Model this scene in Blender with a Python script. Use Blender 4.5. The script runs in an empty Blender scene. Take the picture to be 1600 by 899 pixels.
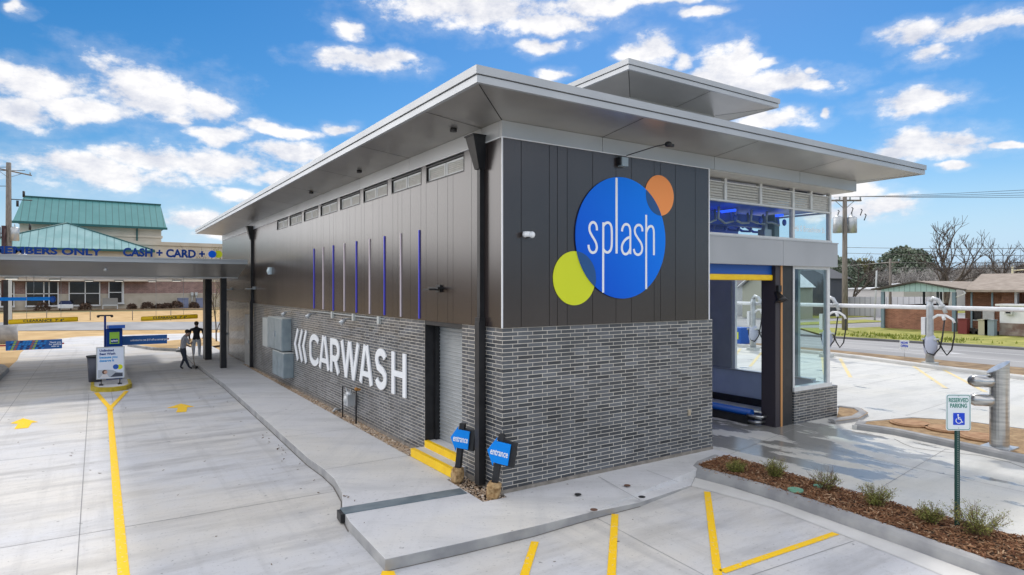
import bpy, bmesh, math, random
from mathutils import Vector, Matrix, noise as mnoise
random.seed(7)
rad = math.radians
sc = bpy.context.scene
# ------------------------------------------------------------------ camera
F, CH = 987.0, 3.45
AY = math.atan(650/987.0)
SA, CA = math.sin(AY), math.cos(AY)
RV, WV = (CA, -SA), (SA, CA)
CP = (-5.4269, -8.5196, CH)
cam = bpy.data.cameras.new('camera')
cam.sensor_width = 36.0
cam.lens = 36*F/1600
cam.clip_start, cam.clip_end = .1, 6000
cam_o = bpy.data.objects.new('camera', cam)
cam_o.location = CP
cam_o.rotation_euler = (rad(90), 0, -AY)
sc.collection.objects.link(cam_o)
sc.camera = cam_o
# ------------------------------------------------------------------ sun, sky, exposure
SUN_AZ = rad(47)      # from +Y towards +X
SUN_EL = rad(50)
SUN_STRENGTH = 2.0
SUN_ANGLE = rad(4)
SKY_STRENGTH = 0.10
EXPOSURE = 0.0
sun = bpy.data.lights.new('sun', 'SUN')
sun.energy = SUN_STRENGTH; sun.angle = SUN_ANGLE; sun.color = (1, .95, .88)
sun_o = bpy.data.objects.new('sun', sun)
sd = Vector((math.sin(SUN_AZ)*math.cos(SUN_EL), math.cos(SUN_AZ)*math.cos(SUN_EL), math.sin(SUN_EL)))
sun_o.rotation_euler = sd.to_track_quat('Z', 'Y').to_euler()
sun_o.location = (20, 20, 40)
sc.collection.objects.link(sun_o)
sc.view_settings.view_transform = 'Standard'
sc.view_settings.look = 'None'
sc.view_settings.gamma = 1
sc.view_settings.exposure = EXPOSURE
world = bpy.data.worlds.new('World'); sc.world = world
world.use_nodes = True

def build_world():
    nt = world.node_tree; N = nt.nodes; L = nt.links
    N.clear()
    out = N.new('ShaderNodeOutputWorld'); bg = N.new('ShaderNodeBackground')
    bg.inputs['Strength'].default_value = SKY_STRENGTH
    L.new(bg.outputs[0], out.inputs[0])
    sky = N.new('ShaderNodeTexSky'); sky.sky_type = 'NISHITA'; sky.sun_disc = False
    sky.sun_elevation = SUN_EL; sky.sun_rotation = SUN_AZ
    sky.air_density = 1.0; sky.dust_density = .3; sky.ozone_density = 3.0
    tc = N.new('ShaderNodeTexCoord')
    def math_(op, a, b=None, c=None, clamp=False):
        n = N.new('ShaderNodeMath'); n.operation = op; n.use_clamp = clamp
        for i, x in enumerate((a, b, c)):
            if x is None: continue
            if isinstance(x, (int, float)): n.inputs[i].default_value = x
            else: L.new(x, n.inputs[i])
        return n.outputs[0]
    def vec(op, a, b=None, c=None):
        n = N.new('ShaderNodeVectorMath'); n.operation = op
        for i, x in enumerate((a, b, c)):
            if x is None: continue
            if isinstance(x, tuple): n.inputs[i].default_value = x
            else: L.new(x, n.inputs[i])
        return n
    def ramp(x, a, b):
        n = N.new('ShaderNodeMapRange'); n.interpolation_type = 'SMOOTHSTEP'
        L.new(x, n.inputs[0]); n.inputs[1].default_value = a; n.inputs[2].default_value = b
        return n.outputs[0]
    sep = N.new('ShaderNodeSeparateXYZ'); L.new(tc.outputs['Generated'], sep.inputs[0])
    # azimuth measured from the long side of the building, elevation, both in radians
    az = math_('ARCTAN2', sep.outputs[0], sep.outputs[1])
    el = math_('ARCSINE', sep.outputs[2])
    comb = N.new('ShaderNodeCombineXYZ'); L.new(az, comb.inputs[0]); L.new(el, comb.inputs[1])
    # ragged edges
    def fbm(scale, detail, src, rough=.6):
        n = N.new('ShaderNodeTexNoise'); n.inputs['Scale'].default_value = scale
        n.inputs['Detail'].default_value = detail; n.inputs['Roughness'].default_value = rough
        L.new(src, n.inputs['Vector']); return n
    st = vec('MULTIPLY', comb.outputs[0], (1, 1.7, 1)).outputs[0]
    warp = fbm(9, 3, st)
    wv = vec('MULTIPLY_ADD', warp.outputs['Color'], (.10, .05, 0), (-.05, -.025, 0)).outputs[0]
    q = vec('ADD', comb.outputs[0], wv).outputs[0]
    clouds = [(235,145,105,42),(80,140,85,26),(20,168,60,24),(320,160,50,28),(130,172,90,18),(275,190,35,10),(30,15,18,14),(0,110,40,20),
        (150,268,125,28),(230,245,90,22),(360,255,95,24),(450,238,45,16),(345,208,48,13),(430,200,50,10),(420,275,55,12),
        (375,302,38,13),(310,345,60,15),(390,340,40,10),(350,370,60,10),
        (570,97,72,15),(620,88,40,10),(540,40,22,15),(520,195,35,8),
        (760,18,150,26),(850,35,90,18),(940,5,90,16),(1060,2,60,8),(700,10,90,18),
        (850,73,28,10),(872,113,20,12),(1015,78,35,20),(1060,90,22,12),(1130,100,45,34),(1160,85,25,20),(1080,115,60,16),
        (1200,135,90,20),(1150,150,60,22),(1260,138,35,10),(1215,190,60,13),(1260,112,20,8),(1190,95,25,8),
        (1420,62,42,17),(1530,50,75,20),(1450,88,50,10),(1580,45,40,12),(1435,158,72,19),(1430,178,30,8),
        (1305,176,12,6),(1450,228,72,20),(1380,245,60,14),(1470,262,26,8),(1560,220,22,6),(1490,215,40,10),
        (1395,322,42,12),(1330,300,50,24),(1340,335,60,12),(1290,330,30,20),(1100,20,30,8)]
    d = None
    for (u, v, rx, ry) in clouds:
        ta = (u-800)/F
        a0 = AY + math.atan(ta)
        cosr = 1/math.sqrt(1+ta*ta)
        e0 = math.atan((449.5-v)/F*cosr)
        ra = rx/F*cosr*cosr; re = ry/F*cosr
        m = vec('MULTIPLY_ADD', q, (1/ra, 1/re, 0), (-a0/ra, -e0/re, 0)).outputs[0]
        l = vec('LENGTH', m).outputs['Value']
        d = l if d is None else math_('MINIMUM', d, l)
    n1 = fbm(12.5, 10, st, .64)
    up = vec('ADD', st, (.012, .03, .0)).outputs[0]
    n2 = fbm(12.5, 6, up, .62)
    body = math_('SUBTRACT', 1.34, d)
    dens = math_('MULTIPLY_ADD', math_('SUBTRACT', n1.outputs['Fac'], .5), 3.0, body)
    mask = math_('MAXIMUM', math_('MULTIPLY', ramp(dens, -.02, .80), .97), math_('MULTIPLY', ramp(dens, -.6, .4), .16))
    # broader clouds added in the unseen sky, behind and above, as fill light
    wide = fbm(1.6, 7, tc.outputs['Generated'], .58)
    inv = math_('ABSOLUTE', math_('SUBTRACT', az, AY))
    wrapd = math_('MINIMUM', inv, math_('SUBTRACT', 2*math.pi, inv))
    outside = math_('MAXIMUM', ramp(wrapd, .85, 1.15), ramp(el, .50, .75))
    m2 = math_('MULTIPLY', math_('MULTIPLY', ramp(wide.outputs['Fac'], .36, .50), outside), ramp(el, .10, .38))
    allm = math_('MAXIMUM', mask, m2)
    lit = math_('MULTIPLY_ADD', math_('SUBTRACT', n1.outputs['Fac'], n2.outputs['Fac']), 3.0, .62, clamp=True)
    thick = ramp(dens, .2, 1.6)
    cc = N.new('ShaderNodeMix'); cc.data_type = 'RGBA'
    cc.inputs[6].default_value = (6.8, 7.1, 8.1, 1); cc.inputs[7].default_value = (10.8, 10.6, 10.5, 1)
    L.new(lit, cc.inputs[0])
    # the added unseen clouds are made brighter, to lift the shaded ground
    hi = N.new('ShaderNodeMix'); hi.data_type = 'RGBA'
    L.new(outside, hi.inputs[0]); L.new(cc.outputs[2], hi.inputs[6]); hi.inputs[7].default_value = CLOUD_FILL
    # added unseen bright cloud low at left, for the sheen on the long wall
    fill_bank = math_('MULTIPLY', math_('MULTIPLY', ramp(az, -1.5, -1.0), ramp(az, -.13, -.30)), math_('MULTIPLY', ramp(el, .0, .06), ramp(el, .95, .5)))
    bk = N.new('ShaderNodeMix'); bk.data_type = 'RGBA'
    # sky colour: physical sky, a little deeper blue
    hs = N.new('ShaderNodeHueSaturation'); hs.inputs['Saturation'].default_value = SKY_SAT; hs.inputs['Value'].default_value = SKY_VAL
    L.new(sky.outputs[0], hs.inputs['Color'])
    low = N.new('ShaderNodeMix'); low.data_type = 'RGBA'
    L.new(ramp(el, .0, .20), low.inputs[0])
    low.inputs[6].default_value = SKY_LOW
    L.new(hs.outputs[0], low.inputs[7])
    fin = N.new('ShaderNodeMix'); fin.data_type = 'RGBA'
    L.new(allm, fin.inputs[0]); L.new(low.outputs[2], fin.inputs[6]); L.new(hi.outputs[2], fin.inputs[7])
    L.new(fill_bank, bk.inputs[0]); L.new(fin.outputs[2], bk.inputs[6]); bk.inputs[7].default_value = (30, 29.2, 29, 1); L.new(bk.outputs[2], bg.inputs['Color'])
CLOUD_FILL = (15, 15, 15.6, 1)
SKY_SAT, SKY_VAL = 1.42, 1.10
SKY_LOW = (5.2, 7.2, 9.4, 1)
build_world()

# ------------------------------------------------------------------ materials
def nt_mat(name):
    m = bpy.data.materials.new(name); m.use_nodes = True
    b = m.node_tree.nodes['Principled BSDF']
    return m, m.node_tree, b
def mat(name, col, rough=.6, metal=0, col2=None, scale=4, stretch=(1,1,1), bump=0, bscale=40, emit=None, estr=0, spec=None, alpha=None, trans=0, detail=6, coat=0, rough2=None, lo=.35, hi=.65):
    m, nt, b = nt_mat(name); N, L = nt.nodes, nt.links
    b.inputs['Base Color'].default_value = (*col, 1)
    b.inputs['Roughness'].default_value = rough
    b.inputs['Metallic'].default_value = metal
    b.inputs['Coat Weight'].default_value = coat
    if spec is not None: b.inputs['Specular IOR Level'].default_value = spec
    tc = N.new('ShaderNodeTexCoord'); mp = N.new('ShaderNodeMapping'); mp.inputs['Scale'].default_value = stretch
    geo = N.new('ShaderNodeNewGeometry')
    L.new(geo.outputs['Position'], mp.inputs['Vector'])
    if col2 or rough2 is not None:
        n = N.new('ShaderNodeTexNoise'); n.inputs['Scale'].default_value = scale; n.inputs['Detail'].default_value = detail
        L.new(mp.outputs[0], n.inputs['Vector'])
        r = N.new('ShaderNodeMapRange'); r.inputs[1].default_value = lo; r.inputs[2].default_value = hi
        L.new(n.outputs['Fac'], r.inputs[0])
        if col2:
            mx = N.new('ShaderNodeMix'); mx.data_type = 'RGBA'
            mx.inputs[6].default_value = (*col, 1); mx.inputs[7].default_value = (*col2, 1)
            L.new(r.outputs[0], mx.inputs[0]); L.new(mx.outputs[2], b.inputs['Base Color'])
        if rough2 is not None:
            rr = N.new('ShaderNodeMapRange'); rr.inputs[3].default_value = rough; rr.inputs[4].default_value = rough2
            L.new(r.outputs[0], rr.inputs[0]); L.new(rr.outputs[0], b.inputs['Roughness'])
    if bump:
        n = N.new('ShaderNodeTexNoise'); n.inputs['Scale'].default_value = bscale; n.inputs['Detail'].default_value = 5
        L.new(mp.outputs[0], n.inputs['Vector'])
        bp = N.new('ShaderNodeBump'); bp.inputs['Strength'].default_value = bump; bp.inputs['Distance'].default_value = .02
        L.new(n.outputs['Fac'], bp.inputs['Height']); L.new(bp.outputs[0], b.inputs['Normal'])
    if emit:
        b.inputs['Emission Color'].default_value = (*emit, 1); b.inputs['Emission Strength'].default_value = estr
    return m

def brick_mat(name, c1, c2, mortar, bw, bh, off=.5, mort=.01, rough=.5, bias=0, bump=.4, axis='auto', spec=.5, coat=0):
    """bricks laid in world metres; horizontal coordinate follows the wall's own direction"""
    m, nt, b = nt_mat(name); N, L = nt.nodes, nt.links
    geo = N.new('ShaderNodeNewGeometry'); sp = N.new('ShaderNodeSeparateXYZ'); L.new(geo.outputs['Position'], sp.inputs[0])
    sn = N.new('ShaderNodeSeparateXYZ'); L.new(geo.outputs['True Normal'], sn.inputs[0])
    ax = N.new('ShaderNodeMath'); ax.operation = 'ABSOLUTE'; L.new(sn.outputs[0], ax.inputs[0])
    g = N.new('ShaderNodeMath'); g.operation = 'GREATER_THAN'; L.new(ax.outputs[0], g.inputs[0]); g.inputs[1].default_value = .7
    mx = N.new('ShaderNodeMix'); L.new(g.outputs[0], mx.inputs[0]); L.new(sp.outputs[0], mx.inputs[2]); L.new(sp.outputs[1], mx.inputs[3])
    cb = N.new('ShaderNodeCombineXYZ'); L.new(mx.outputs[0], cb.inputs[0]); L.new(sp.outputs[2], cb.inputs[1])
    br = N.new('ShaderNodeTexBrick'); br.offset = off; br.offset_frequency = 2
    br.inputs['Scale'].default_value = 1; br.inputs['Brick Width'].default_value = bw; br.inputs['Row Height'].default_value = bh
    br.inputs['Mortar Size'].default_value = mort; br.inputs['Mortar Smooth'].default_value = .1; br.inputs['Bias'].default_value = bias
    br.inputs['Color1'].default_value = (*c1, 1); br.inputs['Color2'].default_value = (*c2, 1); br.inputs['Mortar'].default_value = (*mortar, 1)
    L.new(cb.outputs[0], br.inputs['Vector'])
    no = N.new('ShaderNodeTexNoise'); no.inputs['Scale'].default_value = 1.3; no.inputs['Detail'].default_value = 8
    L.new(geo.outputs['Position'], no.inputs['Vector'])
    rr = N.new('ShaderNodeMapRange'); rr.inputs[1].default_value = .3; rr.inputs[2].default_value = .7; rr.inputs[3].default_value = .8; rr.inputs[4].default_value = 1.22
    L.new(no.outputs['Fac'], rr.inputs[0])
    mu = N.new('ShaderNodeVectorMath'); mu.operation = 'SCALE'; L.new(br.outputs['Color'], mu.inputs[0]); L.new(rr.outputs[0], mu.inputs['Scale'])
    L.new(mu.outputs[0], b.inputs['Base Color'])
    r2 = N.new('ShaderNodeMapRange'); r2.inputs[3].default_value = rough; r2.inputs[4].default_value = .9
    L.new(br.outputs['Fac'], r2.inputs[0]); L.new(r2.outputs[0], b.inputs['Roughness'])
    b.inputs['Specular IOR Level'].default_value = spec
    b.inputs['Coat Weight'].default_value = coat
    iv = N.new('ShaderNodeMath'); iv.operation = 'SUBTRACT'; iv.inputs[0].default_value = 1; L.new(br.outputs['Fac'], iv.inputs[1])
    bp = N.new('ShaderNodeBump'); bp.inputs['Strength'].default_value = bump; bp.inputs['Distance'].default_value = .006
    L.new(iv.outputs[0], bp.inputs['Height']); L.new(bp.outputs[0], b.inputs['Normal'])
    return m

def concrete_mat(name, base, warm, dark, wet=0, ang=0.0, wetcx=(9, -1.5), wetr=6.0):
    m, nt, b = nt_mat(name); N, L = nt.nodes, nt.links
    geo = N.new('ShaderNodeNewGeometry')
    mp = N.new('ShaderNodeMapping'); mp.inputs['Rotation'].default_value = (0, 0, ang); L.new(geo.outputs['Position'], mp.inputs[0])
    def noise(scale, det, st=(1,1,1), rough=.6):
        k = N.new('ShaderNodeMapping'); k.inputs['Scale'].default_value = st; L.new(mp.outputs[0], k.inputs[0])
        n = N.new('ShaderNodeTexNoise'); n.inputs['Scale'].default_value = scale; n.inputs['Detail'].default_value = det; n.inputs['Roughness'].default_value = rough
        L.new(k.outputs[0], n.inputs['Vector']); return n.outputs['Fac']
    def rng(x, a, b_, c=0, d=1):
        r = N.new('ShaderNodeMapRange'); r.inputs[1].default_value = a; r.inputs[2].default_value = b_; r.inputs[3].default_value = c; r.inputs[4].default_value = d
        L.new(x, r.inputs[0]); return r.outputs[0]
    def mix(f, a, b_, mode='MIX'):
        x = N.new('ShaderNodeMix'); x.data_type = 'RGBA'; x.blend_type = mode
        L.new(f, x.inputs[0])
        for i, c in ((6, a), (7, b_)):
            if isinstance(c, tuple): x.inputs[i].default_value = (*c, 1)
            else: L.new(c, x.inputs[i])
        return x.outputs[2]
    def mul(a, k):
        v = N.new('ShaderNodeMath'); v.operation = 'MULTIPLY'; L.new(a, v.inputs[0])
        if isinstance(k, float): v.inputs[1].default_value = k
        else: L.new(k, v.inputs[1])
        return v.outputs[0]
    c = mix(rng(noise(.35, 6), .42, .62), base, warm)                      # broad pours
    c = mix(mul(rng(noise(1.1, 8, (.35, 1.6, 1)), .47, .70), .75), c, dark)   # tyre-rubbed streaks
    c = mix(mul(rng(noise(3.2, 9, (.5, 1.5, 1), .7), .52, .72), .5), c, dark)
    c = mix(mul(rng(noise(.22, 5), .52, .64), .45), c, tuple(x*1.02 if i<1 else x*.97 if i<2 else x*.86 for i,x in enumerate(warm))) # mottling
    c = mix(mul(rng(noise(22, 5), .60, .70), .5), c, tuple(x*.6 for x in dark))  # pocks and grit
    c = mix(mul(rng(noise(1.0, 6, (2.6, .10, 1)), .54, .70), .35), c, dark)   # long tyre tracks down the lanes
    c = mix(mul(rng(noise(7, 2), .70, .74), .6), c, tuple(x*.4 for x in dark))   # drips
    broom = noise(60, 3, (.25, 6, 1))
    c = mix(mul(rng(broom, .45, .65), .12), c, tuple(x*.8 for x in dark))
    rough = .75
    if wet:
        sp = N.new('ShaderNodeVectorMath'); sp.operation = 'DISTANCE'; L.new(geo.outputs['Position'], sp.inputs[0]); sp.inputs[1].default_value = (wetcx[0], wetcx[1], .14)
        fall = rng(sp.outputs['Value'], wetr, wetr*.35)
        w1 = N.new('ShaderNodeMath'); w1.operation = 'ADD'; L.new(noise(1.0, 8, (1.5, .6, 1)), w1.inputs[0]); L.new(mul(fall, .20), w1.inputs[1])
        wf = rng(w1.outputs[0], .63, .69)
        c2 = mix(mul(wf, .72), c, tuple(x*.30 for x in dark))
        c = c2
        L.new(rng(wf, 0, .6, .60, .13), b.inputs['Roughness'])
    else:
        b.inputs['Roughness'].default_value = .8
    L.new(c, b.inputs['Base Color'])
    bp = N.new('ShaderNodeBump'); bp.inputs['Strength'].default_value = .12; bp.inputs['Distance'].default_value = .004
    L.new(broom, bp.inputs['Height']); L.new(bp.outputs[0], b.inputs['Normal'])
    return m

def panel_mat(name, c1, c2, rough=.35, metal=0, grain=300, spec=.5, wob=.0, ior=1.5):
    m, nt, b = nt_mat(name); N, L = nt.nodes, nt.links
    geo = N.new('ShaderNodeNewGeometry')
    n = N.new('ShaderNodeTexNoise'); n.inputs['Scale'].default_value = .8; n.inputs['Detail'].default_value = 4; L.new(geo.outputs['Position'], n.inputs['Vector'])
    n3 = N.new('ShaderNodeTexNoise'); n3.inputs['Scale'].default_value = grain; n3.inputs['Detail'].default_value = 2; L.new(geo.outputs['Position'], n3.inputs['Vector'])
    ad = N.new('ShaderNodeMath'); ad.operation = 'MULTIPLY_ADD'; L.new(n3.outputs['Fac'], ad.inputs[0]); ad.inputs[1].default_value = .5; L.new(n.outputs['Fac'], ad.inputs[2])
    r = N.new('ShaderNodeMapRange'); r.inputs[1].default_value = .55; r.inputs[2].default_value = .95; L.new(ad.outputs[0], r.inputs[0])
    oi = N.new('ShaderNodeNewGeometry')
    x = N.new('ShaderNodeMix'); x.data_type = 'RGBA'; x.inputs[6].default_value = (*c1, 1); x.inputs[7].default_value = (*c2, 1)
    L.new(r.outputs[0], x.inputs[0])
    # each sheet is a hair lighter or darker than the next
    ri = N.new('ShaderNodeMapRange'); ri.inputs[3].default_value = .9; ri.inputs[4].default_value = 1.1; L.new(oi.outputs['Random Per Island'], ri.inputs[0])
    s = N.new('ShaderNodeVectorMath'); s.operation = 'SCALE'; L.new(x.outputs[2], s.inputs[0]); L.new(ri.outputs[0], s.inputs['Scale'])
    L.new(s.outputs[0], b.inputs['Base Color'])
    b.inputs['Roughness'].default_value = rough; b.inputs['Metallic'].default_value = metal; b.inputs['Specular IOR Level'].default_value = spec; b.inputs['IOR'].default_value = ior
    if wob:
        bp = N.new('ShaderNodeBump'); bp.inputs['Strength'].default_value = wob; bp.inputs['Distance'].default_value = .05
        L.new(n.outputs['Fac'], bp.inputs['Height']); L.new(bp.outputs[0], b.inputs['Normal'])
    return m

def island_mat(name, cols, rough=.8, spec=.3):
    """every loose piece takes its own colour from a palette"""
    m, nt, b = nt_mat(name); N, L = nt.nodes, nt.links
    g = N.new('ShaderNodeNewGeometry'); r = N.new('ShaderNodeValToRGB'); L.new(g.outputs['Random Per Island'], r.inputs[0])
    e = r.color_ramp.elements
    e[0].color = (*cols[0], 1); e[1].color = (*cols[-1], 1)
    for i in range(1, len(cols)-1):
        x = e.new(i/(len(cols)-1)); x.color = (*cols[i], 1)
    L.new(r.outputs[0], b.inputs['Base Color']); b.inputs['Roughness'].default_value = rough; b.inputs['Specular IOR Level'].default_value = spec
    return m

def glass_mat(name, tint=(.8, .93, .9), refl=.12):
    m = bpy.data.materials.new(name); m.use_nodes = True
    nt = m.node_tree; N, L = nt.nodes, nt.links; N.clear()
    o = N.new('ShaderNodeOutputMaterial'); t = N.new('ShaderNodeBsdfTransparent'); g = N.new('ShaderNodeBsdfGlossy'); f = N.new('ShaderNodeLayerWeight'); mx = N.new('ShaderNodeMixShader')
    t.inputs[0].default_value = (*tint, 1); g.inputs['Roughness'].default_value = .02; f.inputs[0].default_value = .5
    p5 = N.new('ShaderNodeMath'); p5.operation = 'POWER'; L.new(f.outputs['Facing'], p5.inputs[0]); p5.inputs[1].default_value = 4
    a = N.new('ShaderNodeMath'); a.operation = 'MULTIPLY_ADD'; L.new(p5.outputs[0], a.inputs[0]); a.inputs[1].default_value = .8; a.inputs[2].default_value = refl*.3
    L.new(a.outputs[0], mx.inputs[0]); L.new(t.outputs[0], mx.inputs[1]); L.new(g.outputs[0], mx.inputs[2]); L.new(mx.outputs[0], o.inputs[0])
    return m

M = {}
M['brick'] = brick_mat('slate brick', (.030,.034,.041), (.118,.126,.140), (.60,.56,.49), .297, .065, off=.333, mort=.0054, rough=.38, bump=.5, spec=.6, coat=.18)
M['clad'] = panel_mat('bronze grey cladding', (.023,.016,.0155), (.033,.025,.024), rough=.24, metal=.0, grain=220, ior=1.74, wob=.03)
M['seam'] = mat('dark seam', (.012,.012,.012), .8)
M['silver'] = panel_mat('silver metal panel', (.40,.41,.42), (.47,.48,.49), rough=.38, metal=.35, grain=260)
M['soffit'] = panel_mat('soffit metal panel', (.33,.32,.31), (.42,.41,.39), rough=.30, metal=.6, grain=260, wob=.06)
M['fascia'] = panel_mat('fascia metal', (.36,.38,.40), (.43,.45,.47), rough=.35, metal=.3, grain=200)
M['grey_panel'] = panel_mat('light grey composite panel', (.36,.37,.39), (.42,.43,.45), rough=.45, metal=.1, grain=200)
M['black'] = mat('black painted steel', (.010,.010,.012), .45, col2=(.02,.02,.022), scale=5)
M['white_trim'] = mat('white aluminium trim', (.75,.76,.78), .4)
M['frame'] = mat('clear anodised aluminium', (.66,.67,.67), .45, metal=.1, col2=(.72,.73,.73), scale=8)
M['louver'] = mat('louver putty', (.50,.49,.455), .5, col2=(.57,.56,.52), scale=10)
M['block'] = mat('split concrete block', (.20,.18,.155), .9, col2=(.30,.27,.235), scale=6, bump=.6, bscale=60)
M['conc'] = concrete_mat('broomed concrete', (.565,.57,.585), (.62,.60,.565), (.33,.325,.32))
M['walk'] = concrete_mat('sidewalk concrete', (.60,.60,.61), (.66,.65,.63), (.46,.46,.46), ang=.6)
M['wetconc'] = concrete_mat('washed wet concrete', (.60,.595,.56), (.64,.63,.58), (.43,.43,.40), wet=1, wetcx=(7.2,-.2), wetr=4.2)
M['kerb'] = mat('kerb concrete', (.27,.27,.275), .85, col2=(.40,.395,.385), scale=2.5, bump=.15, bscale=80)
M['gutter'] = mat('gutter concrete', (.58,.57,.54), .85, col2=(.66,.65,.62), scale=1.8, bump=.15, bscale=80)
M['joint'] = mat('joint sealant', (.24,.24,.24), .9)
M['asphalt'] = mat('worn asphalt', (.11,.11,.115), .9, col2=(.20,.20,.20), scale=.5, detail=9, bump=.2, bscale=30, stretch=(1,.25,1))
M['pale_road'] = mat('bleached asphalt', (.24,.24,.24), .9, col2=(.34,.335,.33), scale=.4, detail=9, stretch=(1,.3,1))
M['yellow'] = mat('yellow road paint', (.95,.58,.0), .65, col2=(.70,.56,.28), scale=16, detail=12, lo=.58, hi=.68)
M['yellow_old'] = mat('worn yellow paint', (.80,.62,.22), .8, col2=(.62,.56,.42), scale=7, detail=10)
M['whitepaint'] = mat('white road paint', (.6,.6,.6), .7)
M['yellow_paint'] = mat('yellow gloss paint', (.88,.54,.0), .45, col2=(.95,.62,.005), scale=5)
M['olive'] = mat('olive yellow kerb paint', (.40,.30,.015), .6, col2=(.55,.42,.03), scale=4)
M['blue_logo'] = None
M['white_logo'] = mat('white sign vinyl', (.86,.88,.90), .45)
M['orange'] = mat('orange sign face', (.92,.30,.07), .5)
M['lime'] = mat('lime sign face', (.66,.72,.01), .5)
M['overlap'] = mat('deep teal overlap', (.004,.075,.24), .5)
M['blue'] = mat('royal blue enamel', (.006,.09,.42), .4)
M['letters_blue'] = mat('blue letter acrylic', (.003,.04,.22), .5, spec=.2)
M['sign_blue'] = mat('entrance sign blue', (.0,.25,.82), .5, spec=.25)
M['steel'] = mat('galvanised steel', (.42,.44,.45), .4, metal=.5, col2=(.55,.57,.58), scale=3)
M['stainless'] = mat('brushed stainless', (.42,.42,.41), .28, metal=.9, col2=(.62,.61,.59), scale=3, stretch=(1,1,8))
M['cab_grey'] = mat('cabinet grey paint', (.24,.30,.33), .38, metal=.2, col2=(.32,.38,.41), scale=4)
M['cab_light'] = mat('cabinet side light grey', (.50,.52,.50), .5)
M['white'] = mat('white paint', (.74,.75,.76), .5, col2=(.66,.67,.68), scale=3)
M['shutter'] = mat('roll shutter slat', (.36,.38,.39), .4, metal=.3, col2=(.42,.44,.45), scale=3)
M['led_blue'] = mat('blue led strip', (.08,.08,.6), .4, emit=(.05,.05,.45), estr=.2)
M['led_white'] = mat('pale led strip', (.7,.62,.68), .4, emit=(.70,.60,.66), estr=.12)
M['led_in'] = mat('tunnel led', (.02,.05,.9), .4, emit=(.02,.10,1.0), estr=1.3)
M['lampglow'] = mat('lamp lens', (.8,.8,.75), .4, emit=(1,.96,.85), estr=1.2)
M['tunnel_blue'] = mat('tunnel blue and blue-lit panel', (.015,.06,.50), .3, col2=(.02,.10,.70), scale=3)
M['tunnel_wall'] = mat('tunnel blue grey wall', (.46,.52,.66), .5, col2=(.52,.58,.72), scale=2)
M['dark_grey'] = mat('charcoal wall panel', (.36,.365,.36), .5, col2=(.42,.425,.42), scale=2)
M['maroon'] = mat('dark maroon jamb', (.035,.028,.036), .5)
M['rust'] = mat('orange door track edge', (.55,.27,.10), .5)
M['glass'] = glass_mat('green tinted glass', (.74,.88,.86), .2)
M['glass_clear'] = glass_mat('clear glass', (.86,.93,.95), .1)
M['dark_glass'] = mat('dark window glass', (.012,.014,.017), .08, spec=.6)
M['gravel'] = island_mat('river pebbles', [(.16,.10,.06),(.55,.42,.30),(.34,.22,.12),(.68,.58,.46),(.24,.17,.12),(.50,.34,.20),(.60,.52,.44)], .6, .5)
M['soil'] = mat('dark soil', (.035,.02,.012), .95, col2=(.07,.04,.022), scale=9)
M['mulch'] = island_mat('bark mulch chips', [(.09,.035,.018),(.27,.13,.065),(.16,.07,.035),(.38,.21,.11),(.11,.045,.025),(.27,.15,.08),(.50,.34,.21)], .9, .2)
M['pine'] = mat('dry pine straw', (.27,.17,.085), .95, col2=(.44,.30,.16), scale=7, detail=10, bump=.6, bscale=50)
M['drygrass'] = mat('dormant grass', (.42,.27,.11), .95, col2=(.55,.38,.18), scale=.7, detail=11, bump=.5, bscale=14)
M['brownbed'] = mat('brown leaf bed', (.17,.11,.06), .95, col2=(.34,.24,.13), scale=1.5, detail=11, bump=.5, bscale=12)
M['grass'] = mat('spring grass', (.20,.22,.035), .95, col2=(.36,.34,.08), scale=1.1, detail=11, bump=.6, bscale=10)
M['terrain'] = mat('far ground', (.20,.18,.08), .95, col2=(.30,.25,.13), scale=.05, detail=11)
M['clod'] = mat('dug up clay', (.26,.15,.06), .95, col2=(.50,.34,.17), scale=14, bump=1, bscale=30)
M['wood'] = mat('weathered pole timber', (.14,.12,.10), .9, col2=(.26,.23,.20), scale=6, stretch=(3,3,.3))
M['bark'] = mat('grey bark', (.085,.066,.052), .95, col2=(.15,.12,.10), scale=4)
M['twig'] = mat('bare twigs', (.10,.08,.07), .95)
M['skin'] = mat('skin', (.58,.35,.26), .6)
M['hair'] = mat('dark hair', (.02,.013,.01), .7)
M['rubber'] = mat('black rubber', (.012,.012,.013), .5)
M['teal_roof'] = None
M['green'] = mat('sign post green', (.01,.06,.05), .5)
M['green_txt'] = mat('sign green print', (.01,.22,.16), .5)
M['sign_white'] = mat('sign sheeting white', (.78,.84,.86), .5)
M['ada_blue'] = mat('access symbol blue', (.005,.06,.62), .5)
M['beige'] = mat('beige stucco', (.50,.45,.37), .9, col2=(.56,.51,.43), scale=.5)
M['beige2'] = mat('stone base course', (.42,.37,.29), .9, col2=(.50,.45,.37), scale=.8)
M['trim_teal'] = mat('dark teal trim', (.01,.09,.09), .5)

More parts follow.
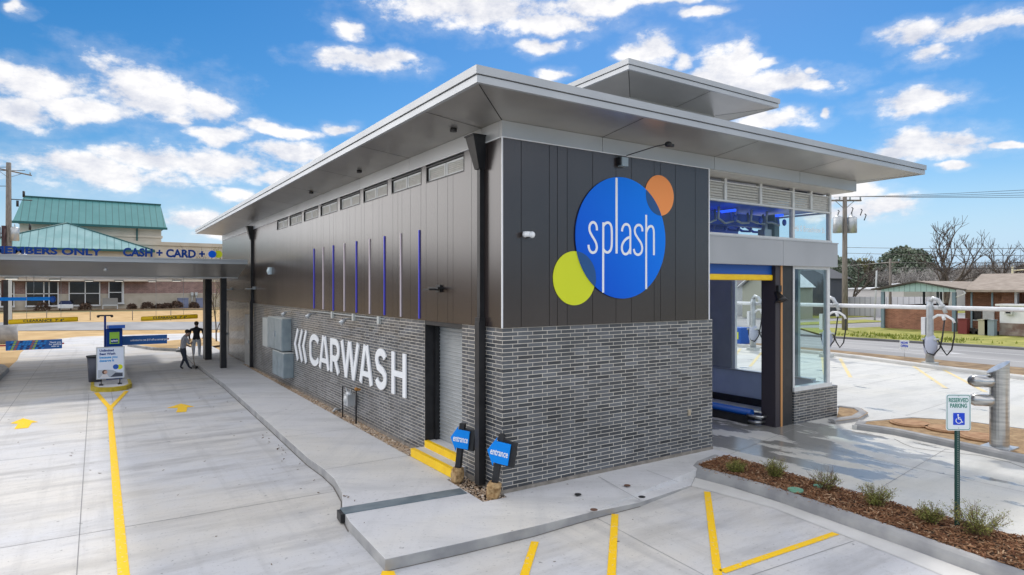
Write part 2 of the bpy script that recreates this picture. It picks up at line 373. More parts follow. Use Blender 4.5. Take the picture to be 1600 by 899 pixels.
def gradient_mat(name, c1, c2, x0, x1, z0, z1):
    m, nt, b = nt_mat(name); N, L = nt.nodes, nt.links
    g = N.new('ShaderNodeNewGeometry'); s = N.new('ShaderNodeSeparateXYZ'); L.new(g.outputs['Position'], s.inputs[0])
    a = N.new('ShaderNodeMapRange'); a.inputs[1].default_value = x0; a.inputs[2].default_value = x1; L.new(s.outputs[0], a.inputs[0])
    c = N.new('ShaderNodeMapRange'); c.inputs[1].default_value = z0; c.inputs[2].default_value = z1; L.new(s.outputs[2], c.inputs[0])
    k = N.new('ShaderNodeMath'); k.operation = 'MULTIPLY_ADD'; L.new(c.outputs[0], k.inputs[0]); k.inputs[1].default_value = .45
    h = N.new('ShaderNodeMath'); h.operation = 'MULTIPLY'; L.new(a.outputs[0], h.inputs[0]); h.inputs[1].default_value = .6
    L.new(h.outputs[0], k.inputs[2])
    x = N.new('ShaderNodeMix'); x.data_type = 'RGBA'; x.inputs[6].default_value = (*c1, 1); x.inputs[7].default_value = (*c2, 1); L.new(k.outputs[0], x.inputs[0])
    L.new(x.outputs[2], b.inputs['Base Color']); b.inputs['Roughness'].default_value = .55; b.inputs['Specular IOR Level'].default_value = .2
    return m
M['blue_logo'] = gradient_mat('printed blue gradient', (.0,.065,.60), (.0,.24,.95), 1.4, 3.7, 3.2, 5.5)

def ribbed_mat(name, c1, c2, pitch, axis=0, rough=.45):
    m, nt, b = nt_mat(name); N, L = nt.nodes, nt.links
    g = N.new('ShaderNodeNewGeometry'); s = N.new('ShaderNodeSeparateXYZ'); L.new(g.outputs['Position'], s.inputs[0])
    d = N.new('ShaderNodeMath'); d.operation = 'DIVIDE'; L.new(s.outputs[axis], d.inputs[0]); d.inputs[1].default_value = pitch
    f = N.new('ShaderNodeMath'); f.operation = 'FRACT'; L.new(d.outputs[0], f.inputs[0])
    q = N.new('ShaderNodeMath'); q.operation = 'LESS_THAN'; L.new(f.outputs[0], q.inputs[0]); q.inputs[1].default_value = .12
    n = N.new('ShaderNodeTexNoise'); n.inputs['Scale'].default_value = .25; n.inputs['Detail'].default_value = 8
    mp = N.new('ShaderNodeMapping'); mp.inputs['Scale'].default_value = (2, 2, .4); L.new(g.outputs['Position'], mp.inputs[0]); L.new(mp.outputs[0], n.inputs['Vector'])
    r = N.new('ShaderNodeMapRange'); r.inputs[1].default_value = .35; r.inputs[2].default_value = .65; L.new(n.outputs['Fac'], r.inputs[0])
    x = N.new('ShaderNodeMix'); x.data_type = 'RGBA'; x.inputs[6].default_value = (*c1, 1); x.inputs[7].default_value = (*c2, 1); L.new(r.outputs[0], x.inputs[0])
    y = N.new('ShaderNodeMix'); y.data_type = 'RGBA'; L.new(q.outputs[0], y.inputs[0]); L.new(x.outputs[2], y.inputs[6]); y.inputs[7].default_value = (*[v*.6 for v in c1], 1)
    L.new(y.outputs[2], b.inputs['Base Color']); b.inputs['Roughness'].default_value = rough
    return m
M['teal_roof'] = ribbed_mat('teal standing seam', (.07,.225,.22), (.085,.25,.245), 1.0)
M['teal_light'] = ribbed_mat('pale teal standing seam', (.19,.36,.36), (.28,.45,.45), 1.0)
M['teal_board'] = ribbed_mat('teal painted boards', (.30,.46,.44), (.36,.52,.50), .4, axis=1)
M['white_rib'] = ribbed_mat('white ribbed metal', (.58,.58,.60), (.66,.66,.68), .6, axis=1)
M['shingle'] = mat('tan shingles', (.25,.205,.165), .95, col2=(.34,.285,.235), scale=2, bump=.4, bscale=20)
M['dark_siding'] = ribbed_mat('charcoal siding', (.045,.05,.065), (.06,.065,.08), .5, axis=1)
M['red_brick'] = brick_mat('red brown brick', (.22,.085,.05), (.32,.14,.085), (.30,.20,.15), .25, .085, mort=.008, rough=.8)
M['red_brick_far'] = brick_mat('far red brick', (.22,.13,.115), (.29,.18,.16), (.32,.25,.22), .5, .2, mort=.02, rough=.8)

# ------------------------------------------------------------------ mesh helpers
class MB:
    def __init__(s): s.v=[]; s.f=[]; s.m=[]; s.smooth=[]
    def add(s, vs, fs, mi=0, sm=False):
        o = len(s.v); s.v += [tuple(p) for p in vs]; s.f += [tuple(i+o for i in f) for f in fs]; s.m += [mi]*len(fs); s.smooth += [sm]*len(fs); return s
    def box(s, x0,x1,y0,y1,z0,z1, mi=0, mx=None):
        vs = [(x,y,z) for z in (z0,z1) for y in (y0,y1) for x in (x0,x1)]
        if mx is not None: vs = [mx @ Vector(p) for p in vs]
        return s.add(vs, [(0,2,3,1),(4,5,7,6),(0,1,5,4),(2,6,7,3),(0,4,6,2),(1,3,7,5)], mi)
    def prism(s, pts, z0, z1, mi=0, mx=None):
        """pts 2D counter-clockwise in x,y ; z may be per-vertex list"""
        n = len(pts); a = z0 if isinstance(z0, (list,tuple)) else [z0]*n; b = z1 if isinstance(z1, (list,tuple)) else [z1]*n
        vs = [(p[0],p[1],a[i]) for i,p in enumerate(pts)]+[(p[0],p[1],b[i]) for i,p in enumerate(pts)]
        if mx is not None: vs = [mx @ Vector(p) for p in vs]
        fs = [tuple(range(n-1,-1,-1)), tuple(range(n,2*n))]+[(i,(i+1)%n,n+(i+1)%n,n+i) for i in range(n)]
        return s.add(vs, fs, mi)
    def sheet(s, pts, z, mi=0):
        vs = [(p[0],p[1], (p[2] if len(p)>2 else z)) for p in pts]
        return s.add(vs, [tuple(range(len(vs)))], mi)
    def tube(s, pts, r, n=8, mi=0, cap=True, sm=True):
        pts = [Vector(p) for p in pts]; rs = r if isinstance(r, (list,tuple)) else [r]*len(pts)
        o = len(s.v); prev = None; V=[]; Fc=[]
        for i,p in enumerate(pts):
            if i == 0: t = pts[1]-p
            elif i == len(pts)-1: t = p-pts[i-1]
            else: t = (pts[i+1]-p).normalized()+(p-pts[i-1]).normalized()
            t = t.normalized() if t.length > 1e-9 else Vector((0,0,1))
            if prev is None:
                a = Vector((1,0,0)) if abs(t.x) < .9 else Vector((0,1,0))
                u = t.cross(a).normalized()
            else: u = (prev-t*prev.dot(t)).normalized()
            prev = u; w = t.cross(u)
            for k in range(n):
                an = 2*math.pi*k/n
                V.append(p+(u*math.cos(an)+w*math.sin(an))*rs[i])
        for i in range(len(pts)-1):
            for k in range(n):
                Fc.append((i*n+k, i*n+(k+1)%n, (i+1)*n+(k+1)%n, (i+1)*n+k))
        s.add(V, Fc, mi, sm)
        if cap:
            s.f.append(tuple(o+k for k in range(n-1,-1,-1))); s.m.append(mi); s.smooth.append(False)
            e = o+(len(pts)-1)*n
            s.f.append(tuple(e+k for k in range(n))); s.m.append(mi); s.smooth.append(False)
        return s
    def cyl(s, x,y,z0,z1,r,n=16,mi=0,r2=None): return s.tube([(x,y,z0),(x,y,z1)], [r, r if r2 is None else r2], n, mi)
    def ball(s, c, r, mi=0, n=10, m=7, jit=0):
        rx,ry,rz = r if isinstance(r,(tuple,list)) else (r,r,r); V=[(c[0],c[1],c[2]-rz)]; Fc=[]
        for i in range(1,m):
            th = math.pi*i/m-math.pi/2
            for k in range(n):
                a = 2*math.pi*k/n; q = 1+random.uniform(-jit,jit)
                V.append((c[0]+rx*q*math.cos(th)*math.cos(a), c[1]+ry*q*math.cos(th)*math.sin(a), c[2]+rz*q*math.sin(th)))
        V.append((c[0],c[1],c[2]+rz)); L=len(V)-1
        for k in range(n): Fc.append((0,1+(k+1)%n,1+k)); Fc.append((L,1+(m-2)*n+k,1+(m-2)*n+(k+1)%n))
        for i in range(m-2):
            for k in range(n): Fc.append((1+i*n+k,1+i*n+(k+1)%n,1+(i+1)*n+(k+1)%n,1+(i+1)*n+k))
        return s.add(V,Fc,mi,True)
    def ribbon(s, pts, w, fr, t0=0, t1=.02, mi=0):
        """flat stroke of width w along 2D pts laid in frame fr(u,v,n)->3D, from depth t0 to t1"""
        P = [Vector((a,b)) for a,b in pts]; Lp=[]; Rp=[]
        for i,p in enumerate(P):
            if i==0: d=(P[1]-p).normalized(); k=1
            elif i==len(P)-1: d=(p-P[i-1]).normalized(); k=1
            else:
                a=(p-P[i-1]).normalized(); b=(P[i+1]-p).normalized(); d=(a+b).normalized(); k=min(1/max(.3,d.dot(a)),2.5)
            nrm=Vector((-d.y,d.x))*w/2*k
            Lp.append(p+nrm); Rp.append(p-nrm)
        V=[]; Fc=[]
        for i in range(len(P)):
            V += [fr(Lp[i].x,Lp[i].y,t1), fr(Rp[i].x,Rp[i].y,t1), fr(Lp[i].x,Lp[i].y,t0), fr(Rp[i].x,Rp[i].y,t0)]
        for i in range(len(P)-1):
            a=4*i; b=a+4
            Fc += [(a,a+1,b+1,b),(a+2,a,b,b+2),(a+1,a+3,b+3,b+1)]
        Fc += [(0,2,3,1),(4*len(P)-4,4*len(P)-3,4*len(P)-1,4*len(P)-2)]
        return s.add(V,Fc,mi)
    def plate(s, pts, fr, t0, t1, mi=0):
        n=len(pts)
        V=[fr(a,b,t0) for a,b in pts]+[fr(a,b,t1) for a,b in pts]
        return s.add(V,[tuple(range(n-1,-1,-1)),tuple(range(n,2*n))]+[(i,(i+1)%n,n+(i+1)%n,n+i) for i in range(n)],mi)
    def text(s, txt, size, fr, t0=0, t1=.01, mi=0, bold=0, width=None, shear=0, align='CENTER', squash=1):
        vs, fs = text_faces(txt, size, bold, shear, align)
        if not vs: return s
        if width:
            xs=[v[0] for v in vs]; k = width/(max(xs)-min(xs)); vs=[(v[0]*k,v[1]) for v in vs]
        V=[fr(a,b*squash,t1) for a,b in vs]
        return s.add(V, fs, mi)
    def build(s, name, mats, parent=None, loc=None, local=False, bevel=0, smooth=None):
        if not isinstance(mats,(list,tuple)): mats=[mats]
        me = bpy.data.meshes.new(name)
        off = Vector((0,0,0))
        if not local:
            p = parent
            while p is not None: off += Vector(p.location); p = p.parent
            if loc is not None: off += Vector(loc)
        me.from_pydata([tuple(Vector(p)-off) for p in s.v], [], s.f)
        for m in mats: me.materials.append(m)
        me.polygons.foreach_set('material_index', s.m)
        me.polygons.foreach_set('use_smooth', s.smooth if smooth is None else [smooth]*len(s.f))
        me.update()
        o = bpy.data.objects.new(name, me)
        if loc is not None: o.location = loc
        sc.collection.objects.link(o)
        if parent is not None: o.parent = parent
        if bevel:
            b = o.modifiers.new('bevel','BEVEL'); b.width=bevel; b.segments=2; b.limit_method='ANGLE'
        return o

def text_faces(txt, size, bold, shear, align):
    cu = bpy.data.curves.new('t','FONT'); cu.body=txt; cu.size=size; cu.offset=bold; cu.shear=shear; cu.align_x=align; cu.align_y='CENTER'; cu.resolution_u=3
    ob = bpy.data.objects.new('t',cu); sc.collection.objects.link(ob)
    dg = bpy.context.evaluated_depsgraph_get(); me = bpy.data.meshes.new_from_object(ob.evaluated_get(dg))
    vs=[(v.co.x,v.co.y) for v in me.vertices]; fs=[tuple(p.vertices) for p in me.polygons]
    bpy.data.objects.remove(ob); bpy.data.curves.remove(cu); bpy.data.meshes.remove(me)
    return vs, fs

def front(y):   # frame on a plane facing -Y : u=x, v=z, t outwards
    return lambda u,v,t: (u, y-t, v)
def left(x):    # plane facing -X, u runs towards -Y (reading direction), v=z
    return lambda u,v,t: (x-t, -u, v)
def chaikin(p, n=2, closed=False):
    for _ in range(n):
        q=[p[0]]
        for i in range(len(p)-1):
            a,b=p[i],p[i+1]
            q.append((a[0]*.75+b[0]*.25,a[1]*.75+b[1]*.25)); q.append((a[0]*.25+b[0]*.75,a[1]*.25+b[1]*.75))
        q.append(p[-1]); p=q
    return p
def circle(cx,cy,r,n=64): return [(cx+r*math.cos(2*math.pi*i/n), cy+r*math.sin(2*math.pi*i/n)) for i in range(n)]
def empty(name, loc=(0,0,0), rz=0):
    o = bpy.data.objects.new(name, None); o.empty_display_size=.2; o.location=loc; o.rotation_euler=(0,0,rz); sc.collection.objects.link(o); return o
def tag(o, label=None, cat=None, group=None, kind=None):
    if label: o['label']=label
    if cat: o['category']=cat
    if group: o['group']=group
    if kind: o['kind']=kind
    return o
def structure(o): o['kind']='structure'; return o
def copy_tree(o, parent=None, kids=None):
    c=o.copy(); sc.collection.objects.link(c); c.parent=parent
    for ch in [x for x in sc.objects if x.parent==o]: copy_tree(ch, c)
    return c
def ground(u, v, z=0.0):
    r=(u-800)/F; k=-(v-449.5)/F; t=(z-CH)/k
    return (CP[0]+t*(WV[0]+r*RV[0]), CP[1]+t*(WV[1]+r*RV[1]))
def on_y(u, v, y):      # point of a wall plane y = const
    r=(u-800)/F; t=(y-CP[1])/(WV[1]+r*RV[1]); return (CP[0]+t*(WV[0]+r*RV[0]), CH-t*(v-449.5)/F)
def on_x(u, v, x):      # point of a wall plane x = const
    r=(u-800)/F; t=(x-CP[0])/(WV[0]+r*RV[0]); return (CP[1]+t*(WV[1]+r*RV[1]), CH-t*(v-449.5)/F)
def sweep(mb, path, prof, mi=0, closed=False):
    """profile (offset to the left of travel, z) swept along a level 2D path"""
    P=[Vector((p[0],p[1])) for p in path]; n=len(P); k=len(prof); V=[]
    for i,p in enumerate(P):
        if i==0: d=(P[1]-p).normalized(); q=1
        elif i==n-1: d=(p-P[i-1]).normalized(); q=1
        else:
            a=(p-P[i-1]).normalized(); b=(P[i+1]-p).normalized(); d=(a+b).normalized(); q=1/max(.4,d.dot(a))
        nr=Vector((-d.y,d.x))*q
        V += [(p.x+nr.x*o, p.y+nr.y*o, z) for o,z in prof]
    Fc=[]
    for i in range(n-1):
        for j in range(k-1): Fc.append((i*k+j+1, i*k+j, (i+1)*k+j, (i+1)*k+j+1))
    Fc.append(tuple(range(k))); Fc.append(tuple((n-1)*k+j for j in range(k-1,-1,-1)))
    mb.add(V,Fc,mi,False); return mb
# ================================================================== GROUND
def sheet_obj(name, pts, z, m, kind='structure'):
    a = sum(pts[i][0]*pts[(i+1)%len(pts)][1]-pts[(i+1)%len(pts)][0]*pts[i][1] for i in range(len(pts)))
    if a < 0: pts = pts[::-1]
    o = MB().sheet(pts, z).build(name, m); o['kind'] = kind; return o
sheet_obj('terrain', [(-3000,-3000),(3000,-3000),(3000,3000),(-3000,3000)], -.10, M['terrain'])
sheet_obj('dry_grass_ground', [(-90,22),(14,22),(30,60),(30,100),(-90,100)], -.06, M['drygrass'])
G = ground
far = [G(27,563),G(32,552),G(45,541),G(70,532),G(120,526.5),G(200,523.5),G(300,521),G(345,520)]
lot = [(-8.4,-25),(3.75,-25),(3.75,.4),(-1.0,.4),(-1.0,31),(.5,33),(8,40)] + far[::-1] + [(-8.55,27)]
mb = MB().prism(lot, -.2, 0.0)
structure(mb.build('driveway', M['conc']))
# joints cut in the driveway
mb = MB()
def joint(a, b, z=.0035, w=.010):
    a=Vector(a); b=Vector(b); d=(b-a).normalized(); n=Vector((-d.y,d.x))*w/2
    mb.sheet([tuple(a+n),tuple(a-n),tuple(b-n),tuple(b+n)][::-1] if False else [tuple(a-n),tuple(b-n),tuple(b+n),tuple(a+n)], z)
joint((-5.62,-10),(-5.62,16.1)); joint((-5.0,16.1),(-5.0,13.2))
joint((-8.4,2.25),(-2.0,2.05)); joint((-8.4,7.6),(-1.9,7.5)); joint((-8.4,-3.2),(3.2,-3.9)); joint((-8.4,13.4),(-1.85,13.3)); joint((-8.4,20),(-1.85,20)); joint((-7.5,-8),(-7.5,44))
joint(G(925,806),G(1100,899),.0035,.008)
structure(mb.build('driveway_joints', M['joint']))
# right-hand side: washed exit lane and vacuum lot, one slab a kerb higher
RZ = .14
fk = [G(1145,541,RZ),G(1213,547.5,RZ),G(1300,556,RZ),G(1350,562,RZ),G(1450,575.5,RZ),G(1600,594,RZ)]
far_k = [(fk[0][0]+.9,fk[0][1]+20)]+fk+[(fk[-1][0]-.9,fk[-1][1]-14)]
slab = [(4.75,-25),(far_k[-1][0],-25)]+[far_k[-1]]+far_k[:-1][::-1]+[(10.6,27),(4.75,27)]
structure(MB().prism(slab, -.2, RZ).build('exit_lane', M['wetconc']))
mb = MB()
joint((5.1,-.42),(9.0,.35),RZ+.0035); joint((5.1,-3.2),(9.1,-2.6),RZ+.0035); joint((7.2,-.2),(7.0,-9),RZ+.0035)
joint((12,-.5),(24,.6),RZ+.0035); joint((12.2,6),(24.6,6.6),RZ+.0035); joint((17,-10),(17,20),RZ+.0035); joint((10.8,2.4),(24,3.4),RZ+.0035)
structure(mb.build('exit_lane_joints', M['joint']))
mb = MB(); sweep(mb, far_k, [(0,RZ-.02),(0,RZ+.11),(.04,RZ+.15),(.2,RZ+.15),(.24,RZ+.1),(.24,-.1)])
structure(mb.build('far_kerb', M['gutter']))
strip = [(p[0]+.2,p[1]) for p in far_k]
road_near = [(27.5,60),(27.4,20),(27.1,10.7),(26.4,2.0),(25.9,-8),(25.4,-20),(24.5,-60)]
sheet_obj('pine_straw_verge', strip+road_near[:6][::-1], .16, M['brownbed'])
road = road_near+[(36.5,-60),(36.9,5),(36.0,15),(35.6,30),(35.4,60)]
sheet_obj('main_road', road, .03, M['pale_road'])
mb = MB()
def stripe(mb, a, b, w, z, mi=0):
    a=Vector(a[:2]); b=Vector(b[:2]); d=(b-a).normalized(); n=Vector((-d.y,d.x))*w/2
    q=[tuple(a-n),tuple(b-n),tuple(b+n),tuple(a+n)]; mb.sheet(q, z, mi)
stripe(mb,(30.1,45),(30.1,9),.12,.036); stripe(mb,(30.1,9),(30.0,-20),.12,.036); stripe(mb,(33.6,45),(33.8,-20),.12,.036)
stripe(mb,(31.6,9.8),(31.8,6.4),.16,.036); mb.sheet([(31.75,5.6),(32.15,6.6),(31.35,6.6)],.036)
structure(mb.build('road_markings', M['whitepaint']))
mb = MB(); sweep(mb, [(35.4,60),(35.6,30),(36.0,15),(36.9,5),(36.7,-30)], [(0,.0),(0,.16),(.25,.17),(.25,0)])
structure(mb.build('roadside_kerb', M['asphalt']))
sheet_obj('roadside_lawn', [(36.2,15.5),(36.3,14),(37.1,5),(36.9,-40),(70,-40),(75,15),(47,19.6),(43,22)], .12, M['grass'])
sheet_obj('side_road', [(36.0,22),(36.2,15.8),(43,22.2),(47,19.8),(80,17),(110,40),(110,90),(36,90)], .06, M['pale_road'])
sheet_obj('verge_grass', [(47,24.5),(60,23),(62,26.5),(48,27)], .10, M['grass'])
sheet_obj('back_grass', [(60,30),(100,28),(100,34),(62,36)], .10, M['grass'])
# left road and verges beyond the driveway
sheet_obj('back_road', [G(-80,517),G(420,514),G(420,502.2),G(-80,503.5)], -.03, M['pale_road'])
sheet_obj('leaf_bed', [G(-60,487),G(420,482),G(420,478),G(-60,478)], -.02, M['brownbed'])
# left edge island
sheet_obj('left_island_ground', [(-8.55,-25),(-8.55,25.4),(-9.3,27.3),(-14,27.6),(-14,-25)], .12, M['kerb'])
mb = MB(); sweep(mb, [(-8.4,-25),(-8.4,24.6),(-8.65,26),(-9.4,27.4),(-14,27.8)], [(0,0),(.02,.12),(.05,.15),(.2,.15),(.2,.05)])
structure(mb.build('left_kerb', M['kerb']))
# grass patch right of the driveway under the young tree, with its kerb
patch = [G(212,541),G(262,534),G(330,528),G(350,540),G(300,547),G(245,545)]
sheet_obj('grass_patch', patch, .06, M['drygrass'])
mb = MB(); sweep(mb, [G(205,541),G(245,547),G(295,549.5),(-1.85,29.5)], [(0,0),(0,.12),(-.2,.13),(-.2,0)][::-1])
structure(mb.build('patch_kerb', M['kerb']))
def chip(mb, c, l, w, h, mi=0):
    a=random.uniform(0,math.pi); t=random.uniform(-.5,.5); r=Matrix.Translation(c)@Matrix.Rotation(a,4,'Z')@Matrix.Rotation(t,4,'Y')@Matrix.Rotation(random.uniform(-.6,.6),4,'X')
    k=random.uniform(.5,1)
    vs=[r@Vector(p) for p in [(-l/2,-w/2*k,0),(l/2,-w/2,0),(l/2*k,w/2,0),(-l/2,w/2*k,0),(-l/2,-w/2*k,h),(l/2,-w/2,h),(l/2*k,w/2,h),(-l/2,w/2*k,h)]]
    mb.add(vs,[(3,2,1,0),(4,5,6,7),(0,1,5,4),(1,2,6,5),(2,3,7,6),(3,0,4,7)],mi)
# sidewalk
SW = .15
fe = [(602,874,.15),(720,848.5,.15),(835,822.5,.14),(925,800,.11),(1000,785,.07),(1080,758,.03)]
pts, zt = [], []
for u,v,z in fe:
    p = G(u,v,z); pts.append(p); zt.append(z)
for p,z in [((3.62,-.80),.03),((3.95,-.72),.13),((5.12,-.62),.15),((5.12,.03),.15),((.02,.03),.15),((-.02,-.16),.15),((-.44,-.14),.15),((-.38,1.17),.15),((-.29,1.17),.15),((-.29,2.9),.15),((-.30,2.92),.15),((-.14,20.6),.15),((.03,20.6),.15),((.03,31),.15),((-1.62,31),.15),((-1.78,22),.15),((-1.76,15),.15),((-1.9,8),.15),((-2.0,3.9),.15),((-1.97,3.0),.15),((-1.99,2.3),.15),((-2.12,1.47),.15),((-2.36,.74),.15),((-2.44,.2),.15)]:
    pts.append(p); zt.append(z)
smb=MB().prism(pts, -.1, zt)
smb.m=[1]+[0]+[1]*len(pts)  # side faces get a darker grey: grime plus shade put into the colour
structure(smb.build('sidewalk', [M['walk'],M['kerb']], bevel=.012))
mb = MB()
for y in (2.95,5.9,8.9,11.9,14.9,18,21,24): joint((-2.0 if y<10 else -1.78,y-.04),(-.3,y),SW+.0035,.010)
joint(G(1000,787,.10),G(935,745,.15),SW+.0035,.01)
joint(G(1060,762,.06),G(1010,735,.15),SW+.0035,.01)
structure(mb.build('sidewalk_joints', M['joint']))
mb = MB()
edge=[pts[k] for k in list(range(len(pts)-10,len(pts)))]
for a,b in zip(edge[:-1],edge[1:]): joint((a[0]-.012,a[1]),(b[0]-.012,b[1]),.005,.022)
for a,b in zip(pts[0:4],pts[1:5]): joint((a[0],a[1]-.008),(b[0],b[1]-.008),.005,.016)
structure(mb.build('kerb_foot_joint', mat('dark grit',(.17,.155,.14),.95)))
mb = MB()
rl = random.Random(12)
for k in range(90):
    x,y = rl.uniform(-8,3), rl.uniform(-4,14)
    if k%3==0: x,y = -2.05-abs(rl.gauss(0,.15)), rl.uniform(.8,16)
    chip(mb,(x,y,.006 if not (-2.3<x<3.3 and -1.6<y<2) else .16),rl.uniform(.02,.07),rl.uniform(.008,.02),.004)
tag(mb.build('leaf_litter', mat('dry leaf litter',(.14,.09,.05),.9)),'scattered dry leaf bits on the concrete lanes','litter',kind='stuff')
# drain plate across the sidewalk
mb = MB().box(0,1.95,0,.27,0,.012).box(-.05,.04,.02,.25,-.13,-.004,1)
dp = mb.build('drain_plate', [mat('blue grey steel plate',(.16,.21,.24),.45,metal=.4,col2=(.24,.29,.32),scale=4), M['black']], local=True)
a = Vector(G(538,804,SW)); b_ = Vector(G(738,770,SW)); dp.location=(a.x,a.y,SW+.002); dp.rotation_euler=(0,0,math.atan2(b_.y-a.y,b_.x-a.x))
tag(dp,'flat blue grey steel drain plate crossing the front sidewalk','drain cover')
# planting bed kerb, gutter, mulch
kp = [(4.75,-.22),(4.1,-.35),(3.78,-.52),(3.66,-.78),(3.76,-1.5),(3.76,-2.3),(3.66,-3.37),(3.57,-4.31),(3.47,-5.07),(3.3,-7),(3.1,-12)]
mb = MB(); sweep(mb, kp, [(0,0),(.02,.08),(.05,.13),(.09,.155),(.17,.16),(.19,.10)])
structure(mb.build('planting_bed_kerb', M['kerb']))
gp = [(3.2,-1.0)]+[(x-.02,y) for x,y in kp[3:]]+[(2.7,-12),(3.05,-5.0),(3.14,-4.5),(3.30,-3.41),(3.42,-2.52)]
sheet_obj('gutter', gp, .0045, M['gutter'])
bed = [(4.9,-.5),(4.3,-.55),(3.92,-.62),(3.84,-.9),(3.92,-1.5),(3.92,-2.3),(3.82,-3.37),(3.73,-4.3),(3.63,-5.1),(3.45,-7),(3.25,-12),(4.8,-12),(4.8,-5.3),(4.76,-4.5),(4.75,-3.7),(4.8,-2.4),(4.92,-.8)]
sheet_obj('planting_bed', bed, .146, M['soil'])
mb = MB()
def inside(p, poly):
    c=False; j=len(poly)-1
    for i in range(len(poly)):
        a,b=poly[i],poly[j]
        if (a[1]>p[1])!=(b[1]>p[1]) and p[0]<(b[0]-a[0])*(p[1]-a[1])/(b[1]-a[1])+a[0]: c=not c
        j=i
    return c
rnd = random.Random(3); n=0
while n < 9000:
    y=-.5-rnd.random()**1.1*7; x=rnd.uniform(3.6,4.95)
    if inside((x,y),bed):
        chip(mb,(x,y,.148+rnd.uniform(0,.028)),rnd.uniform(.02,.10),rnd.uniform(.008,.022),.006); n+=1
for k in range(170):
    y=-.8-rnd.random()*5; x=rnd.uniform(3.70,3.95); chip(mb,(x,y,.165),rnd.uniform(.015,.05),rnd.uniform(.006,.014),.004)
tag(mb.build('bark_mulch', M['mulch']),'brown shredded bark mulch covering the planting bed','mulch',kind='stuff')
# gravel strip
structure(MB().sheet([(-.46,-.16),(.0,-.16),(.0,.3),(.0,1.2),(-.38,1.2)],.10).sheet([(-.32,2.88),(0,2.88),(0,20.7),(-.16,20.7)],.10).build('gravel_bed', M['soil']))
mb = MB()
def pebble(mb, c, r):
    q=[(1,0,0),(-1,0,0),(0,1,0),(0,-1,0),(0,0,1),(0,0,-1)]
    a=rnd.uniform(0,6.28); ca,sa=math.cos(a),math.sin(a); sx,sy,sz=rnd.uniform(.8,1.4),rnd.uniform(.6,1),rnd.uniform(.45,.8)
    base=[(1,0,0),(.6,.6,.2),(0,1,0),(-.6,.6,-.1),(-1,0,.1),(-.6,-.6,.2),(0,-1,0),(.6,-.6,-.1)]
    V=[]
    for bx,by,bz in base+[(.35,.2,.85),(-.4,.1,.8),(0,-.4,.9)]:
        x,y,z=bx*r*sx,by*r*sy,bz*r*sz; V.append((c[0]+x*ca-y*sa,c[1]+x*sa+y*ca,c[2]+z))
    Fc=[(0,1,8),(1,2,8),(2,9,8),(2,3,9),(3,4,9),(4,5,9),(5,10,9),(5,6,10),(6,7,10),(7,8,10),(7,0,8),(8,9,10)]
    mb.add(V,Fc,0,True)
n=0
while n < 5200:
    y=2.9+rnd.random()**1.25*17.7; xm=-.30+.16*(y-2.9)/17.7; x=rnd.uniform(xm-.03,0)
    pebble(mb,(x,y,.105+rnd.uniform(0,.035)),rnd.uniform(.014,.038)); n+=1
for i in range(420):
    pebble(mb,(rnd.uniform(-.42,-.01),rnd.uniform(-.14,1.17),.11+rnd.uniform(0,.03)),rnd.uniform(.012,.028))
tag(mb.build('gravel', M['gravel']),'brown river pebbles along the foot of the brick wall','gravel',kind='stuff')

# painted lines
mb = MB()
for (a,b) in [((1105,769),(1122,903)),((1128,894),(1306,834)),((961,804),(955,903)),((836,847),(818,903))]:
    stripe(mb, G(*a), G(*b), .105, .006)
mb.sheet([G(597,893),G(616,893),G(620,905),G(593,905)][::-1],.006)
structure(mb.build('parking_stall_lines', M['yellow']))
mb = MB()
stripe(mb,(-5.2,-12),(-5.10,12.6),.125,.005); 
structure(mb.build('lane_divider_line', M['yellow']))
mb = MB(); stripe(mb,(-5.06,12.5),(-5.42,16.25),.125,.009); stripe(mb,(-5.14,12.5),(-4.58,16.05),.125,.0125)
structure(mb.build('lane_divider_fork', M['yellow']))
def lane_arrow(cx, cy, name):
    m2 = MB(); m2.sheet([(cx-.12,cy-.75),(cx+.12,cy-.75),(cx+.12,cy+.12),(cx+.30,cy+.12),(cx,cy+.78),(cx-.30,cy+.12),(cx-.12,cy+.12)],.006)
    return structure(m2.build(name, M['yellow']))
def arrow_px(pts): 
    m2=MB(); q=[G(*p) for p in pts]; m2.sheet(q[::-1],.006); return structure(m2.build('lane_arrow', M['yellow']))
arrow_px([(16,662),(36,654),(60,660),(50,661),(44,669),(22,671),(28,663)])
arrow_px([(260,638),(283,631),(304,636),(293,637),(291,644),(275,645),(278,638)])
mb = MB()
for a,b in [((1313,561),(1329,590)),((1428,573),(1478,607)),((1472,577),(1540,613)),((1190,551),(1172,573)),((1157,545),(1144,562)),((1285,558),(1289,586))]:
    stripe(mb, G(*a,RZ), G(*b,RZ), .13, RZ+.005)
structure(mb.build('vacuum_stall_lines', M['yellow_old']))
mb = MB(); cr_=[G(u,v,RZ) for u,v in [(1397,686),(1412,694),(1428,700),(1455,704),(1490,708),(1530,712),(1575,722),(1600,731)]]
for a,b in zip(cr_[:-1],cr_[1:]): joint(a,b,RZ+.003,.02)
structure(mb.build('pavement_crack', mat('dark crack',(.16,.15,.13),.95)))  # thin dark strip for a crack in the slab
